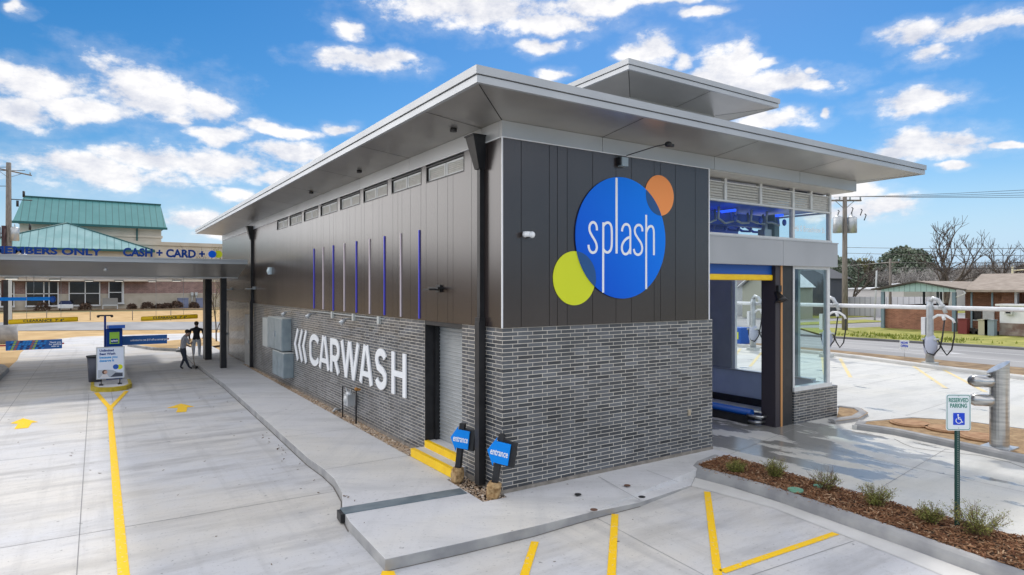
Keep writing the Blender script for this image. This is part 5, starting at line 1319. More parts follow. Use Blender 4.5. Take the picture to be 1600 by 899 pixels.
bx0,by0=G(1151,541,RZ); MB().box(bx0-.1,bx0+.7,by0-.35,by0+.45,RZ+.12,RZ+1.05).build('bin_body',M['blue'],b_,bevel=.02); MB().box(bx0-.125,bx0-.101,by0-.2,by0+.3,RZ+.4,RZ+.8).build('label_panel',M['lime'],b_); MB().box(bx0+.1,bx0+.5,by0-.2,by0+.2,RZ,RZ+.12).build('bin_foot',M['black'],b_)
gx,gy=G(1414,560,.0)
sg=tag(empty('verge_sign',(26.4,6.2,.15)),'tiny white and blue sign on a wire stake before the road','sign')
sx_,sy_=26.4,on_x(1413,540,26.4)[0]; z1=on_x(1413,533,26.4)[1]; z0=on_x(1413,546,26.4)[1]
sg.location=(sx_,sy_,.15)
MB().box(sx_,sx_+.02,sy_-.21,sy_+.21,z0-.03,z1+.03).build('board',M['sign_white'],sg); MB().tube([(sx_+.01,sy_,.15),(sx_+.01,sy_,z0)],.01,5).build('stake',M['steel'],sg)
MB().text('NOW\nOPEN',.15,lambda u,v,t:(sx_-.006,sy_-u,(z0+z1)/2+.03+v),0,0,0,bold=.006,width=.33).build('lettering',M['ada_blue'],sg)
# stainless post with two hoods
ss=tag(empty('stainless_post',(9.75,-3.3,.24)),'stainless steel post with slanted cap and two curved hoods in pine straw','post')
w_=.165; zt=on_y(1567,570,-3.3)[1]
px_,py_=9.75,-3.3
toC=Vector((CP[0]-px_,CP[1]-py_)).normalized(); sideL=Vector((-RV[0],-RV[1]))
mxp=Matrix.Translation((px_,py_,0))@Matrix.Rotation(-AY-.35,4,'Z')
pl=MB(); n_=20; ring_=[(w_*math.cos(6.283*i/n_),w_*math.sin(6.283*i/n_)) for i in range(n_)]
pl.prism(ring_,[.24]*n_,[zt-.05+ (a)/w_*.11 for a,b in ring_],mx=mxp); pl.build('post_body',M['stainless'],ss)
pl=MB(); ring2=[(a*1.15-.02,b*1.1) for a,b in ring_]; pl.prism(ring2,[zt-.045+(a)/w_*.11 for a,b in ring2],[zt-.02+(a)/w_*.11 for a,b in ring2],mx=mxp); pl.build('slanted_cap',M['stainless'],ss)
for zc in (zt-.34,zt-.72):
    hd_=MB(); hd_.tube([mxp@Vector((-.06,-.03,zc)),mxp@Vector((-.16,-.03,zc+.005)),mxp@Vector((-.44,-.03,zc+.01)),mxp@Vector((-.445,-.03,zc+.01)),mxp@Vector((-.43,-.03,zc+.01))],[.075,.12,.125,.11,.09],18)
    hd_.build('curved_hood',M['stainless'],ss)
MB().box(px_-.25,px_+.25,py_-.25,py_+.25,.236,.26).build('base_plate',M['steel'],ss)
# reserved parking sign
rs=tag(empty('reserved_parking_sign',(4.52,-4.60,.15)),'white RESERVED PARKING sign with blue wheelchair symbol on a green post','sign')
sxx,syy=4.52,-4.60; ang=-.62
FR=Matrix.Translation((sxx,syy,0))@Matrix.Rotation(ang,4,'Z')
def rfr(u,v,t): return FR@Vector((u,-.04-t,v))
def rrect(w,h,r,cx=0,cz=0):
    P=[]
    for (sx,sz,a0) in ((1,1,0),(-1,1,90),(-1,-1,180),(1,-1,270)):
        for k in range(5): a=rad(a0+90*k/4); P.append((cx+sx*(w/2-r)+r*math.cos(a),cz+sz*(h/2-r)+r*math.sin(a)))
    return P
zc=(1.97+1.49)/2
MB().plate(rrect(.335,.50,.035,0,zc),rfr,0,.004).build('sign_plate',M['sign_white'],rs)
br=MB(); o_=rrect(.315,.48,.03,0,zc); i_=rrect(.300,.465,.025,0,zc); n_=len(o_)
br.add([rfr(a,b,.0055) for a,b in o_+i_],[(k,(k+1)%n_,n_+(k+1)%n_,n_+k) for k in range(n_)]); br.build('sign_border',M['green_txt'],rs)
MB().text('RESERVED',.072,lambda u,v,t:rfr(u,zc+.165+v,.006),0,0,0,bold=.0018,width=.265,squash=1.1).text('PARKING',.072,lambda u,v,t:rfr(u,zc+.09+v,.006),0,0,0,bold=.0018,width=.225,squash=1.1).build('lettering',M['green_txt'],rs)
sy=MB().plate(rrect(.155,.165,.006,.005,zc-.09),rfr,.0045,.006,0)
cz=zc-.09; cx=.0
sy.plate(circle(cx-.008,cz+.055,.012,14),rfr,.0065,.0075,1)
sy.ribbon([(cx-.008,cz+.04),(cx-.004,cz+.0),(cx+.028,cz-.002),(cx+.045,cz-.045),(cx+.06,cz-.04)],.011,rfr,.0065,.0076,1)
sy.ribbon([(cx-.004,cz+.022),(cx+.022,cz+.02)],.009,rfr,.0065,.008,1)
sy.ribbon([(cx+.002-.038*math.cos(rad(a)),cz-.022+.038*math.sin(rad(a))) for a in range(-150,85,15)][:14],.009,rfr,.0065,.0082,1)
sy.build('access_symbol',[M['ada_blue'],M['white_logo']],rs)
pm=MB().box(-.028,.028,-.032,.0,.10,1.94,mx=FR)
pp=pm.build('sign_post',M['green'],rs)
hm=MB()
for k in range(66): 
    z=.2+.0254*k
    hm.plate(circle(0,z,.0055,8),lambda u,v,t:FR@Vector((u,-.0335-t,v)),0,.0008)
hm.build('post_holes',M['cab_light'],pp)
MB().plate(circle(0,zc+.225,.006,8),rfr,.005,.009).plate(circle(0,zc-.215,.006,8),rfr,.005,.009).build('bolt',M['steel'],rs)
# shrubs in the bed
leafm=island_mat('shrub leaf olive',[(.10,.12,.02),(.22,.23,.05),(.32,.30,.08),(.15,.18,.03),(.40,.37,.12)],.7,.3)
def shrub(loc, R, H, leafy, seed, lab):
    rs_=random.Random(seed); t=tag(empty('shrub',loc),lab,'shrub','shrubs in the bark mulch bed'); br=MB(); lv=MB(); L0=Vector(loc)
    for k in range(46):
        a=rs_.uniform(0,6.283); sp=rs_.uniform(.15,1.15); d=Vector((math.cos(a)*sp,math.sin(a)*sp,1)).normalized(); L=H*rs_.uniform(.6,1.15)
        p0=L0+Vector((rs_.uniform(-.03,.03),rs_.uniform(-.03,.03),-.01)); P=[p0]; q=p0
        for s_ in range(4):
            d=(d+Vector((rs_.uniform(-1,1),rs_.uniform(-1,1),rs_.uniform(-.2,.5)))*.18).normalized(); q=q+d*L/4; P.append(q)
        br.tube(P,[.004,.0035,.003,.002,.0012],3,0,False)
        for s_ in range(rs_.randint(2,5)):
            b0=P[rs_.choice((1,2,3))]; dd=(d+Vector((rs_.uniform(-1,1),rs_.uniform(-1,1),rs_.uniform(-.2,.8)))*.9).normalized(); q=b0+dd*L*.3; br.tube([b0,q],[.002,.001],3,0,False)
            n_l=int(leafy*rs_.uniform(6,14))
            for m_ in range(n_l):
                c=b0.lerp(q,rs_.random())+Vector((rs_.gauss(0,.022),rs_.gauss(0,.022),rs_.gauss(0,.018))); c.z=max(c.z,.16)
                if c.z>L0.z+H*(.75 if leafy<.8 else .95): continue
                e=Vector((rs_.uniform(-1,1),rs_.uniform(-1,1),rs_.uniform(-.2,1))).normalized()*.013; f_=e.cross(Vector((rs_.uniform(-1,1),rs_.uniform(-1,1),1))).normalized()*.005
                lv.add([c-e,c+f_,c+e,c-f_],[(0,1,2,3)])
    br.build('branches',mat('shrub twig',(.16,.09,.06),.9),t); lv.build('foliage',leafm,t); return t
for i,(u,v,R,H,lf,lab) in enumerate([(1150,737,.2,.25,1.25,'compact olive shrub at the narrow far tip of the bed'),(1212,745,.2,.28,1.0,'second shrub from the far tip, olive with fine upright twigs'),(1292,766,.2,.36,.45,'mostly bare reddish twiggy shrub next to the green valve lids'),(1370,790,.2,.36,.95,'green-based shrub with tall bare twigs in mid bed'),(1453,816,.2,.34,.9,'wide airy shrub immediately left of the reserved sign post'),(1528,836,.2,.36,1.0,'wide olive shrub right of the reserved sign post')]):
    x,y=G(u,v,.17); shrub((x,y,.155),R,H*(.9+.12*((i*7)%4)),lf*1.6,20+i,lab)

# brown brick building across the road
HB=tag(empty('brick_carport_building',(49,13,0)),'low brown brick building with a teal gabled carport across the road','building')
hx=49.0
def P49(u,v,x=49.0): return on_x(u,v,x)
# gable roof running away from the road
yl,zl=18.9,3.36; yp,zp=15.48,3.98; yr,zr=12.1,3.33
def roofq(mb_,x0,x1): 
    th=.12
    mb_.add([(x0,yl,zl),(x0,yp,zp),(x0,yr,zr),(x1,yl,zl),(x1,yp,zp),(x1,yr,zr)],[(0,1,4,3),(1,2,5,4)])
    mb_.add([(x0,yl,zl-th),(x0,yp,zp-th),(x0,yr,zr-th),(x1,yl,zl-th),(x1,yp,zp-th),(x1,yr,zr-th)],[(3,4,1,0),(4,5,2,1)])
    mb_.add([(x0,yl,zl),(x0,yp,zp),(x0,yr,zr),(x0,yl,zl-th),(x0,yp,zp-th),(x0,yr,zr-th)],[(0,3,4,1),(1,4,5,2)])
m2=MB(); roofq(m2,48.3,66); m2.m[0]=m2.m[1]=1; m2.build('gable_roof',[mat('dark bronze roof edge',(.07,.06,.05),.8),M['shingle']],HB)
MB().add([(48.6,18.2,3.12),(48.6,18.2,3.28),(48.6,15.48,3.84),(48.6,12.8,3.28),(48.6,12.8,3.12)],[(0,4,3,2,1)]).build('gable_boards',M['teal_board'],HB)
MB().box(48.9,49.15,12.9,18.1,-.1,2.0).box(49.15,60,17.9,18.1,-.1,2.0).build('carport_wall',M['red_brick'],HB)
pt=M['teal_board']
for y in (18.12,12.95): MB().box(48.6,48.8,y-.12,y+.12,-.1,3.1).build('carport_post',mat('blue grey post',(.15,.22,.26),.6),HB)
for y,x in ((16.5,52),(14.35,49.3),(17.3,57)): MB().box(x,x+.12,y-.07,y+.07,-.1,3.2).build('carport_post',mat('dark post',(.05,.07,.09),.6),HB)
MB().box(55,66,8,14.6,-.1,3.25).build('brick_wall',M['red_brick'],HB)
# long hip roof to the right
m2=MB().add([(48.4,12.2,3.28),(48.4,-8,3.2),(57,-8,4.6),(57,14.2,4.6),(50.5,12.2,3.62)],[(0,1,2,3)]).box(48.4,48.5,-8,12.2,3.12,3.27)
m2.build('shingle_roof',M['shingle'],HB)
MB().box(50.3,66,-8,12.85,-.1,3.2).build('brick_wall',M['red_brick'],HB)
MB().box(50.0,50.3,9.3,10.4,-.1,3.1).box(49.6,50.0,9.35,9.5,-.1,3.1,1).box(49.6,50.0,8.6,8.7,-.1,3.1,1).build('porch_pier',[M['red_brick'],M['white']],HB)
MB().box(49.0,49.1,11.9,12.0,-.1,3.1).box(49.0,49.1,10.6,10.7,1.8,3.1).build('porch_post',mat('blue grey post',(.15,.22,.26),.6),HB)
y0,z1=P49(1520,486,50.28); y1,z0=P49(1534,500,50.28)
w=MB().box(50.24,50.29,y1,y0,z0,z1).build('window',M['dark_glass'],HB); MB().box(50.2,50.24,y1-.05,y0+.05,z0-.08,z0).box(50.2,50.24,y1-.05,y0+.05,z1,z1+.06).build('window_frame',M['white'],w)
y0,z1=P49(1536,483,50.28); y1,_=P49(1554,483,50.28); MB().box(50.2,50.29,y1,y0,-.1,z1).build('door',M['white'],HB)
MB().tube([(48.4,12.2,3.2),(48.4,12.1,3.0),(48.7,12.9,2.7)],.05,6).build('downspout',M['white'],HB)
for u in (1486,1499): 
    y,z=on_x(u,438,54); MB().ball((54,y,3.80 if u==1486 else 3.66),(.16,.16,.16)).build('roof_vent',M['white'],HB)
# white shed with air conditioner
sh=tag(empty('white_shed',(47,9.3,.0)),'white shed with an air conditioner in its wall beside the brick building','shed')
y0,z1=on_x(1562,478,47); y1,z0=on_x(1615,522,47); y2,z2=on_x(1558,478,47)
MB().box(47,49.6,y1,y0,.45,z1).build('shed_wall',M['white'],sh); MB().box(46.98,46.999,y1,y0,.35,1.0).box(46.9,49.5,y1,y0,.15,.42).build('shed_skirt',mat('stained skirt',(.30,.26,.23),.9,col2=(.16,.10,.08),scale=2),sh)
MB().box(46.8,49.7,y1-.2,y0+.2,z1,z1+.12).build('shed_roof',M['white'],sh)
ya,za=on_x(1570,484,46.8); yb,zb_=on_x(1582,492,46.8)
MB().box(46.7,47,yb,ya,zb_,za).box(46.68,46.7,yb+.08,ya-.08,zb_+.08,za-.08,1).build('air_conditioner',[M['cab_light'],M['dark_glass']],sh)
for (u,cx_,lab,c) in [(1538,46.5,'beige wheeled bin beside the white shed',(.40,.38,.28)),(1548,46.5,'grey blue wheeled bin beside the white shed',(.22,.28,.32)),(1506,46.7,'dark red wheeled bin in the porch shadow',(.16,.02,.02))]:
    y,_=on_x(u,510,cx_); t=tag(empty('wheeled_bin',(cx_,y,.12)),lab,'bin','wheeled bins outside the brick building')
    MB().prism([(cx_-.25,y-.28),(cx_+.25,y-.28),(cx_+.25,y+.28),(cx_-.25,y+.28)],.12,1.15).build('bin_body',mat('bin plastic',c,.6),t); MB().box(cx_-.3,cx_+.32,y-.31,y+.31,1.151,1.22).build('bin_lid',mat('bin lid',tuple(k*.8 for k in c),.6),t)
m2=MB(); rq=random.Random(4)
for k in range(16): 
    y=rq.uniform(9.6,11.8); m2.box(46.9,47.3,y-.15,y+.15,.1,.1+rq.uniform(.15,.5))
tag(m2.build('yard_clutter',mat('clutter dark',(.05,.045,.045),.8),loc=(47,10.5,.1)),'low dark clutter on the ground before the white shed','clutter')
# far brick gable
FG=tag(empty('far_brick_gable',(62,6,0)),'brick gable with white bargeboard rising behind the shingle roof','building')
MB().add([(62,13.0,2.5),(62,13.0,3.9),(62,4,6.4),(62,-4,3.9),(62,-4,2.5)],[(0,1,2,3,4)]).box(62.1,75,-4,12.9,0,3.9).build('brick_wall',M['red_brick'],FG)
MB().add([(61.7,13.3,3.95),(61.7,4,6.55),(61.7,-4.3,3.95),(75,13.3,3.95),(75,4,6.55),(75,-4.3,3.95)],[(0,1,4,3),(1,2,5,4)]).tube([(61.7,13.3,3.95),(61.7,4,6.55)],.12,5).build('gable_roof',M['white'],FG)
# white ribbed fence, long pale sheds, charcoal barn, white houses
def wall_x(name, x, u0, u1, vt, z0, m, lab, cat, depth=.3, roofm=None, vt2=None):
    ya,zt_=on_x(u0,vt,x); yb,zt2=on_x(u1,vt2 or vt,x)
    t=tag(empty(name,(x,(ya+yb)/2,z0)),lab,cat); MB().add([(x,ya,z0),(x,yb,z0),(x,yb,zt2),(x,ya,zt_),(x+depth,ya,z0),(x+depth,yb,z0),(x+depth,yb,zt2),(x+depth,ya,zt_)],[(0,3,2,1),(4,5,6,7),(3,7,6,2),(0,4,7,3),(1,2,6,5)]).build('wall',m,t)
    if roofm: MB().add([(x-.3,ya+.3,zt_+.02),(x-.3,yb-.3,zt2+.02),(x+depth+.3,yb-.3,zt2+.3),(x+depth+.3,ya+.3,zt_+.3)],[(0,3,2,1)]).box(x-.32,x-.3,yb-.3,ya+.3,zt_-.12,zt_+.02).build('roof',roofm,t)
    return t
wall_x('ribbed_fence',70,1290,1470,464,0,M['white_rib'],'pale ribbed metal fence behind the carport','fence',.15)
wall_x('long_shed',92,1395,1400,444,0,mat('warm white wall',(.60,.56,.52),.8),'small pale shed end behind the ribbed fence','shed',8,M['white'])
wall_x('long_shed',88,1322,1412,451,0,mat('pale wall',(.56,.54,.52),.8),'long low pale warehouse behind the ribbed fence','warehouse',14,M['white'])
wall_x('long_shed',96,1400,1470,446,0,mat('pale wall two',(.62,.61,.60),.8),'taller pale warehouse end directly behind the teal gable','warehouse',14,M['white'])
bt=tag(empty('charcoal_barn',(66,34,0)),'charcoal sided barn with a steep roof behind the utility pole','barn')
ya,za_=on_x(1296,434,66); yb,zb_=on_x(1232,404,66); yc=yb+(yb-ya)
MB().add([(66,ya,0),(66,ya,za_),(66,yb,zb_),(66,yc,za_),(66,yc,0),(70,ya,0),(70,ya,za_),(70,yb,zb_),(70,yc,za_),(70,yc,0)],[(0,1,2,3,4),(0,5,6,1),(9,8,7,6,5),(4,3,8,9)]).build('barn_wall',M['dark_siding'],bt)
MB().add([(65.6,ya-.4,za_-.1),(65.6,yb,zb_+.15),(65.6,yc+.4,za_-.1),(70.3,ya-.4,za_-.1),(70.3,yb,zb_+.15),(70.3,yc+.4,za_-.1)],[(0,1,4,3),(1,2,5,4)]).build('barn_roof',mat('dark grey roof',(.07,.07,.075),.7),bt)
def house(x,u0,u1,up,ve,vp,lab,m,rm,depth=9,zb=0,windows=()):
    ya,ze=on_x(u0,ve,x); yb,_=on_x(u1,ve,x); ym,zp_=on_x(up,vp,x)
    h=tag(empty('gabled_house',(x,(ya+yb)/2,0)),lab,'house','white houses seen through the tunnel glass')
    MB().add([(x,yb,zb),(x,ya,zb),(x,ya,ze),(x,ym,zp_),(x,yb,ze),(x+depth,yb,zb),(x+depth,ya,zb),(x+depth,ya,ze),(x+depth,ym,zp_),(x+depth,yb,ze)],[(1,0,4,3,2),(5,6,7,8,9),(0,5,9,4),(6,1,2,7)]).build('wall',m,h)
    MB().add([(x-.4,yb-.4,ze-.1),(x-.4,ym,zp_+.12),(x-.4,ya+.4,ze-.1),(x+depth,yb-.4,ze-.1),(x+depth,ym,zp_+.12),(x+depth,ya+.4,ze-.1)],[(0,1,4,3),(1,2,5,4)]).tube([(x-.42,yb-.4,ze-.1),(x-.42,ym,zp_+.12),(x-.42,ya+.4,ze-.1)],.10,5).build('roof',rm,h)
    for (a,b,c,d) in windows:
        y0,z1=on_x(a,b,x-.03); y1,z0=on_x(c,d,x-.03); w=MB().box(x-.05,x-.01,y1,y0,z0,z1).build('window',M['dark_glass'],h); MB().box(x-.08,x-.05,y1,y1+.1,z0,z1).box(x-.08,x-.05,y0-.1,y0,z0,z1).box(x-.08,x-.05,y1,y0,z1,z1+.1).build('window_frame',M['white'],w)
    return h
house(56,1160,1236,1200,448,414,'cream gabled house with grey-green wall, seen through the opening and corner glass',mat('sage wall',(.36,.36,.29),.8),M['white'],4,windows=((1200,436,1210,442),))
house(60,1096,1152,1118,446,420,'white gabled house with a small upper window, at the left of the opening',M['white'],mat('grey shingle',(.20,.18,.18),.9),4,windows=((1143,452,1150,466),))
# utility poles right
up2=utility_pole((43.8,18.6,.0),10.6,'tall timber utility pole with two transformers behind the exit',[(7.75,(.47,-.31),1.0),(7.75,(-.47,.31),1.0)],[(10.3,2.6,-.58,4)],r=.19)
m2=MB()
for dy,dz in ((-1.2,9.0),(-1.5,8.6),(-.5,9.2),(.6,9.1)): m2.tube([(43.8,18.6+dy,dz),(43.8,18.6+dy-.15,dz+.4),(43.8,18.6+dy-.05,dz+.5)],.04,5)
m2.tube([(43.8,19.3,5.4),(43.8,19.6,4.9),(43.8,18.7,4.8),(43.8,17.9,5.4)],.02,5)
m2.build('switch_gear',M['black'],up2)
up3=utility_pole((60,23.0,0),6.3,'short slim utility pole farther back, beside the tall timber pole',[],[(5.9,2.2,1.2,3)],r=.12)
up4=tag(MB().tube([(62,25.5,0),(62,25.3,5.2)],[.10,.08],8).build('slim_pole',M['cab_light'],loc=(62,25.5,0)),'slim pale pole between the barn and the tall timber pole','pole')
wm=MB()
for i in range(4): wire((43.3+.45*i,19.2-i*.4,10.6),(50+2*i,-30,10.2-.5*i),1.0,.014,wm)
for i in range(2): wire((43.8,18.5,6.6-.45*i),(47,-30,6.3-.5*i),.8,.016,wm)
for i in range(2): wire((60,23.2,5.9-.5*i),(70,-20,6.6-.5*i),.6,.03,wm)
wire((60,23.2,5.9),(58,60,5.9),.5,.03,wm); wire((43.8,18.6,10.5),(42,80,10.5),1,.012,wm)
tag(wm.build('power_lines',M['black'],loc=(44,18,10)),'thin overhead wires above the brick building at the right','power lines')
# yellow bracket pole on far roof
y,z=on_x(1582,420,64); tag(MB().tube([(64,y,2),(64,y,on_x(1582,417,64)[1])],.08,5).tube([(64,y,z-.2),(64,y-2,z)],.05,5).build('roof_mast',mat('straw mast',(.55,.50,.32),.6),loc=(64,y,2)),'pale yellow mast over the far brick gable','mast')

# --- trees behind
for i,(u,vb,vt_,x,sp,lab,cat) in enumerate([(1477,440,361,90,.62,'large bare tree with forked trunk above the shingle roof','tree'),(1566,440,376,92,.75,'bare spreading tree behind the far brick gable','tree'),(1334,470,402,72,.6,'small bare tree beside the tall timber pole','tree')]):
    y,z0=on_x(u,vb,x); _,z1=on_x(u,vt_,x)
    limb_tree('bare_tree',(x,y,0),(z1)*1.12,31+i,sp,5 if x>80 else 4,z1*(.030 if x>80 else .020),lab=lab,group='bare trees against the sky',nb=3)
def twig_crown(name, loc, rx, rz, n_, m, seed, base=.15):
    pass
gm_=mat('winter wood grey',(.24,.225,.21),.95,col2=(.38,.355,.33),scale=.5)
gm2=mat('winter wood brown',(.20,.18,.16),.95,col2=(.32,.29,.26),scale=.5)
ev=mat('evergreen leaf',(.15,.19,.135),.9,col2=(.24,.28,.20),scale=1)
def bush_tree(name, W, H, seed, m, dense, lab, dome=False):
    rq=random.Random(seed); t=tag(empty(name,(0,0,0)),lab,'tree')
    tr=MB()
    tr.tube([(0,0,-.2),(.1,.1,H*.35),(0,.2,H*.6)],[.35,.25,.12],7)
    for k in range(10):
        a=rq.uniform(0,6.28); tr.tube([(0,0,H*rq.uniform(.15,.4)),(math.cos(a)*W*.25,math.sin(a)*W*.25,H*.6),(math.cos(a)*W*.42,math.sin(a)*W*.42,H*rq.uniform(.7,.9))],[.14,.08,.03],4)
    tr.build('trunk',M['bark'],t,local=True)
    cr=MB(); cl=[(rq.uniform(-.35,.35)*W,rq.uniform(-.35,.35)*W,H*rq.uniform(.35,.8),rq.uniform(.13,.24)*W) for _ in range(26)]
    for k in range(dense):
        if dome:
            a=rq.uniform(0,6.28); ph=rq.random()**.7*1.5; rr_=rq.uniform(.82,1.0); q=1+.12*math.sin(a*3+seed)+.1*math.sin(a*7+ph*6)
            c=Vector((math.cos(a)*math.cos(ph)*W/2*rr_*q,math.sin(a)*math.cos(ph)*W/2*rr_*q,H*.30+math.sin(ph)*H*.70*rr_*q))
            if rq.random()<.25: c.z=rq.uniform(.1,.5)*H
        else:
            x,y,z,r=rq.choice(cl); v_=Vector((rq.gauss(0,1),rq.gauss(0,1),rq.gauss(0,1))).normalized()*r*rq.uniform(.3,1); c=Vector((x,y,z))+v_; c.z=max(.3,c.z)
        if dome: d=Vector((rq.uniform(-1,1),rq.uniform(-1,1),rq.uniform(-1,1))).normalized()*.30; e=d.cross(Vector((rq.uniform(-1,1),0,1))).normalized()*.2
        else: d=Vector((rq.uniform(-1,1),rq.uniform(-1,1),rq.uniform(-.2,1.4))).normalized()*rq.uniform(.4,1.0); e=d.cross(Vector((rq.uniform(-1,1),0,1))).normalized()*.035
        cr.add([c-d,c+e,c+d,c-e],[(0,1,2,3)])
    cr.build('crown',m,t,local=True); return t
T1=bush_tree('winter_tree',9,6.9,1,gm_,5200,'pale grey winter tree directly left of the round evergreen')
T2=bush_tree('winter_tree',11,6.5,2,gm2,5600,'brown winter tree at the left end of the wooded line, by the tall pole')
T3=bush_tree('evergreen_tree',11.5,9.2,3,ev,15000,'round dark evergreen standing out of the grey woods',True)
T4=bush_tree('evergreen_tree',8,7.6,4,mat('olive evergreen',(.17,.18,.08),.9,col2=(.26,.25,.12),scale=1),5000,'olive green tree beside the tall timber pole',True)
def put(t,u,x,lab=None,s=1,grp=None):
    y,_=on_x(u,450,x); t.location=(x,y,0); t.scale=(s,s,s)
    if lab: t['label']=lab
    if grp: t['group']=grp
GR='winter trees of the wooded line'
put(T3,1416,108,grp='evergreens in the wooded line'); put(T4,1345,107,grp='evergreens in the wooded line'); put(T1,1392,104,grp=GR); put(T2,1366,110,grp=GR)
for i,(src,u,x,s,lab) in enumerate([(T1,1430,101,.95,'pale grey winter tree in front of the round evergreen'),(T2,1455,112,1.0,'brown winter tree just right of the round evergreen'),(T1,1480,116,1.0,'grey winter tree behind the forked bare tree'),(T2,1505,110,1.05,'brown winter tree halfway along the woods above the shingle roof'),(T1,1530,116,1.1,'grey winter tree left of the spreading bare tree'),(T2,1560,112,1.1,'brown winter tree under the spreading bare tree'),(T1,1590,108,1.05,'grey winter tree at the right edge of the picture'),(T3,1310,100,.85,'dark evergreen peeping out right of the grey panel'),(T1,1250,110,.95,'grey winter tree seen through the corner glass behind the barn'),(T2,1180,112,.95,'brown winter tree behind the white houses'),(T1,1335,118,.9,'grey winter tree behind the barn roof')]):
    c=copy_tree(src); put(c,u,x,lab,s)
# distant wood as one mass
wd=MB(); rq=random.Random(8)
for k in range(21000):
    th=rq.uniform(-1.2,1.15); R_=rq.uniform(150,185); X_=CP[0]+R_*math.cos(th); Y_=CP[1]+R_*math.sin(th)
    h=4.9+1.0*math.sin(th*31)+1.1*math.sin(th*77+1)+1.5*math.sin(th*13); z=rq.random()**.7*h
    d=Vector((rq.uniform(-1,1),rq.uniform(-1,1),rq.uniform(0,1.6))).normalized()*rq.uniform(.8,1.8); e=d.cross(Vector((rq.uniform(-1,1),0,1))).normalized()*.22
    c=Vector((X_,Y_,z)); wd.add([c-d,c+e,c+d,c-e],[(0,1,2,3)])
for k in range(5000):
    Y_=rq.uniform(-5,110); X_=-48-rq.uniform(0,8); h=5.5+1.4*math.sin(Y_*.21)+math.sin(Y_*.55); d=Vector((rq.uniform(-1,1),rq.uniform(-1,1),rq.uniform(0,1.6))).normalized()*rq.uniform(.6,1.3); e=d.cross(Vector((rq.uniform(-1,1),0,1))).normalized()*.3; c=Vector((X_,Y_,rq.random()*h)); wd.add([c-d,c+e,c+d,c-e],[(0,1,2,3)])
tag(wd.build('distant_woods',mat('hazy woods',(.14,.125,.115),.95,col2=(.20,.18,.16),scale=.2),loc=(150,0,0)),'distant leafless woods along the horizon','woods',kind='stuff')
# weeds along the lawn edge
wd=MB()
for k in range(1500):
    x=rq.uniform(37.6,41.5); y=rq.uniform(8.5,16.5) if rq.random()<.75 else rq.uniform(-14,16.5)
    if rq.random()>.45+.5*math.sin(y*1.7)*math.sin(x*2): continue
    hgt=rq.uniform(.06,.24); a=rq.uniform(0,6.28)
    c=Vector((x,y,.11)); s_=Vector((math.cos(a),math.sin(a),0))*.05; wd.add([c-s_,c+s_,c+Vector((rq.uniform(-.06,.06),rq.uniform(-.06,.06),hgt))],[(0,1,2)])
tag(wd.build('lawn_weeds',island_mat('weed green',[(.10,.15,.02),(.24,.27,.04),(.15,.20,.03),(.38,.38,.08)],.9),loc=(38,6,.1)),'tufts of green weeds along the roadside lawn','weeds',kind='stuff')

# ================================================================== PEOPLE
def person(loc, rz, H, joints, radii, edges, segm, lab, hair, shirt_z, mats, headr=.1):
    r=tag(empty('person',loc,rz),lab,'person')
    me=bpy.data.meshes.new('body'); me.from_pydata([Vector(j)*H for j in joints],edges,[])
    o=bpy.data.objects.new('body',me); sc.collection.objects.link(o); o.parent=r
    sk=o.modifiers.new('skin','SKIN'); sk.use_smooth_shade=True
    for i,v in enumerate(me.skin_vertices[0].data): v.radius=(radii[i][0]*H,radii[i][1]*H)
    me.skin_vertices[0].data[0].use_root=True
    ss_=o.modifiers.new('sub','SUBSURF'); ss_.levels=2; ss_.render_levels=2
    dg=bpy.context.evaluated_depsgraph_get(); m2=bpy.data.meshes.new_from_object(o.evaluated_get(dg))
    o.modifiers.clear(); o.data=m2; m2.materials.clear()
    for m in mats: m2.materials.append(m)
    for p in m2.polygons: p.material_index=segm(p.center/H); p.use_smooth=True
    hr,hc=hair
    hm=MB().ball(Vector(hc)*H,(hr*H*.92,hr*H,hr*H*.95),n=14,m=10); hm.build('hair',M['hair'],r,local=True)
    return r
navy=mat('black jacket cloth',(.025,.027,.035),.9); greyp=mat('grey trousers',(.58,.59,.62),.9); tee=mat('grey t-shirt',(.38,.38,.42),.9); dpant=mat('dark trousers',(.045,.05,.07),.9); shoe=mat('dark shoes',(.012,.012,.014),.6)
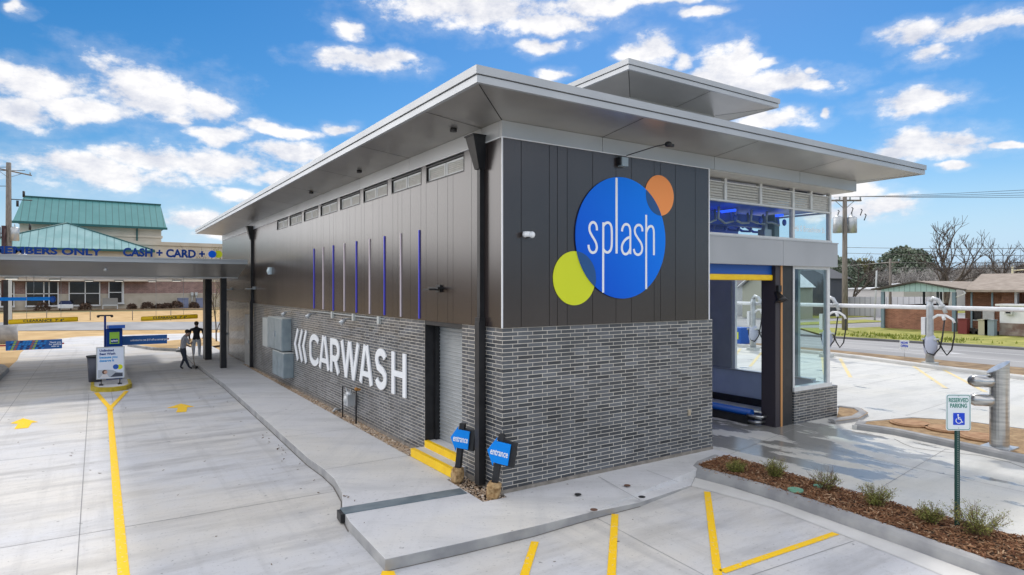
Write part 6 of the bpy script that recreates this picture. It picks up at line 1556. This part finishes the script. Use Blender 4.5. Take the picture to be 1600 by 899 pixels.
# joint order: pelvis, belly, chest, neck, headlow, headtop, L/R hip-knee-ankle-toe, L/R shoulder-elbow-wrist-hand
E_=[(0,1),(1,2),(2,3),(3,4),(4,5),(0,6),(6,7),(7,8),(8,9),(0,10),(10,11),(11,12),(12,13),(2,14),(14,15),(15,16),(16,17),(2,18),(18,19),(19,20),(20,21)]
RA=[(.085,.065),(.078,.058),(.095,.062),(.032,.034),(.045,.052),(.048,.055),(.058,.058),(.038,.042),(.024,.028),(.022,.018),(.058,.058),(.038,.042),(.024,.028),(.022,.018),(.040,.040),(.028,.028),(.019,.020),(.020,.014),(.040,.040),(.028,.028),(.019,.020),(.020,.014)]
J1=[(0,0,.53),(0,0,.62),(0,0,.76),(0,.005,.855),(0,.01,.90),(0,.012,.955),(-.055,0,.49),(-.06,.01,.28),(-.062,-.01,.06),(-.068,.06,.022),(.055,0,.49),(.06,.01,.28),(.062,-.01,.06),(.068,.06,.022),(-.115,0,.79),(-.15,-.02,.63),(-.15,.05,.50),(-.148,.075,.45),(.115,0,.79),(.155,.0,.63),(.13,.10,.55),(.11,.13,.53)]
J1W=[(x*1.15,y,z) for x,y,z in J1]
def seg_back(c):
    if c.z>.86: return 3
    if c.z<.045: return 4
    if abs(c.x)>.13 and c.z<.545: return 3
    return 0 if c.z>.52 else 1
p1=person((*G(307,560,0),0),rad(-15),1.78,J1,RA,E_,seg_back,'standing person in black top and light grey trousers, back to us','',None,None) if False else person((*G(307,561,.0),0),rad(-15),1.82,J1W,RA,E_,seg_back,'standing person in black top and light grey trousers, back to us',(.062,(0,-.006,.945)),None,[navy,greyp,tee,M['skin'],shoe])
# sweeping person, head down, both hands on the broom; faces right in the photo
J2=[(0,0,.53),(0,.005,.62),(0,.035,.76),(0,.075,.845),(0,.11,.88),(0,.135,.925),(-.055,0,.49),(-.06,.05,.28),(-.062,-.04,.065),(-.068,.03,.022),(.055,0,.49),(.065,.03,.28),(.07,.12,.06),(.075,.19,.022),(-.11,.04,.78),(-.14,.06,.63),(-.05,.17,.56),(-.02,.195,.55),(.11,.04,.78),(.14,.09,.64),(.05,.19,.66),(.01,.21,.68)]
def seg_front(c):
    if c.z>.84 and c.y>.05: return 3
    if c.z<.045: return 4
    if (c.y>.11 and .5<c.z<.72): return 3
    return 2 if c.z>.53 else 1
p2=person((*G(286,578,0),0),rad(-78),1.70,J2,RA,E_,seg_front,'person in grey t-shirt and dark trousers bent over sweeping with a broom',(.056,(0,.098,.942)),None,[navy,dpant,tee,M['skin'],shoe])
R2=Matrix.Translation(p2.location)@Matrix.Rotation(rad(-78),4,'Z')
b=tag(empty('push_broom',(R2@Vector((.0,.42,0)))),'long handled push broom held by the person in the grey t-shirt','broom')
MB().tube([R2@Vector((0,.30,1.30)),R2@Vector((0,.345,.95)),R2@Vector((0,.46,.12))],.014,6).build('broom_handle',mat('broom handle',(.28,.18,.10),.6),b)
MB().box(-.20,.20,.42,.52,.03,.13,mx=R2).build('broom_head',M['rubber'],b)
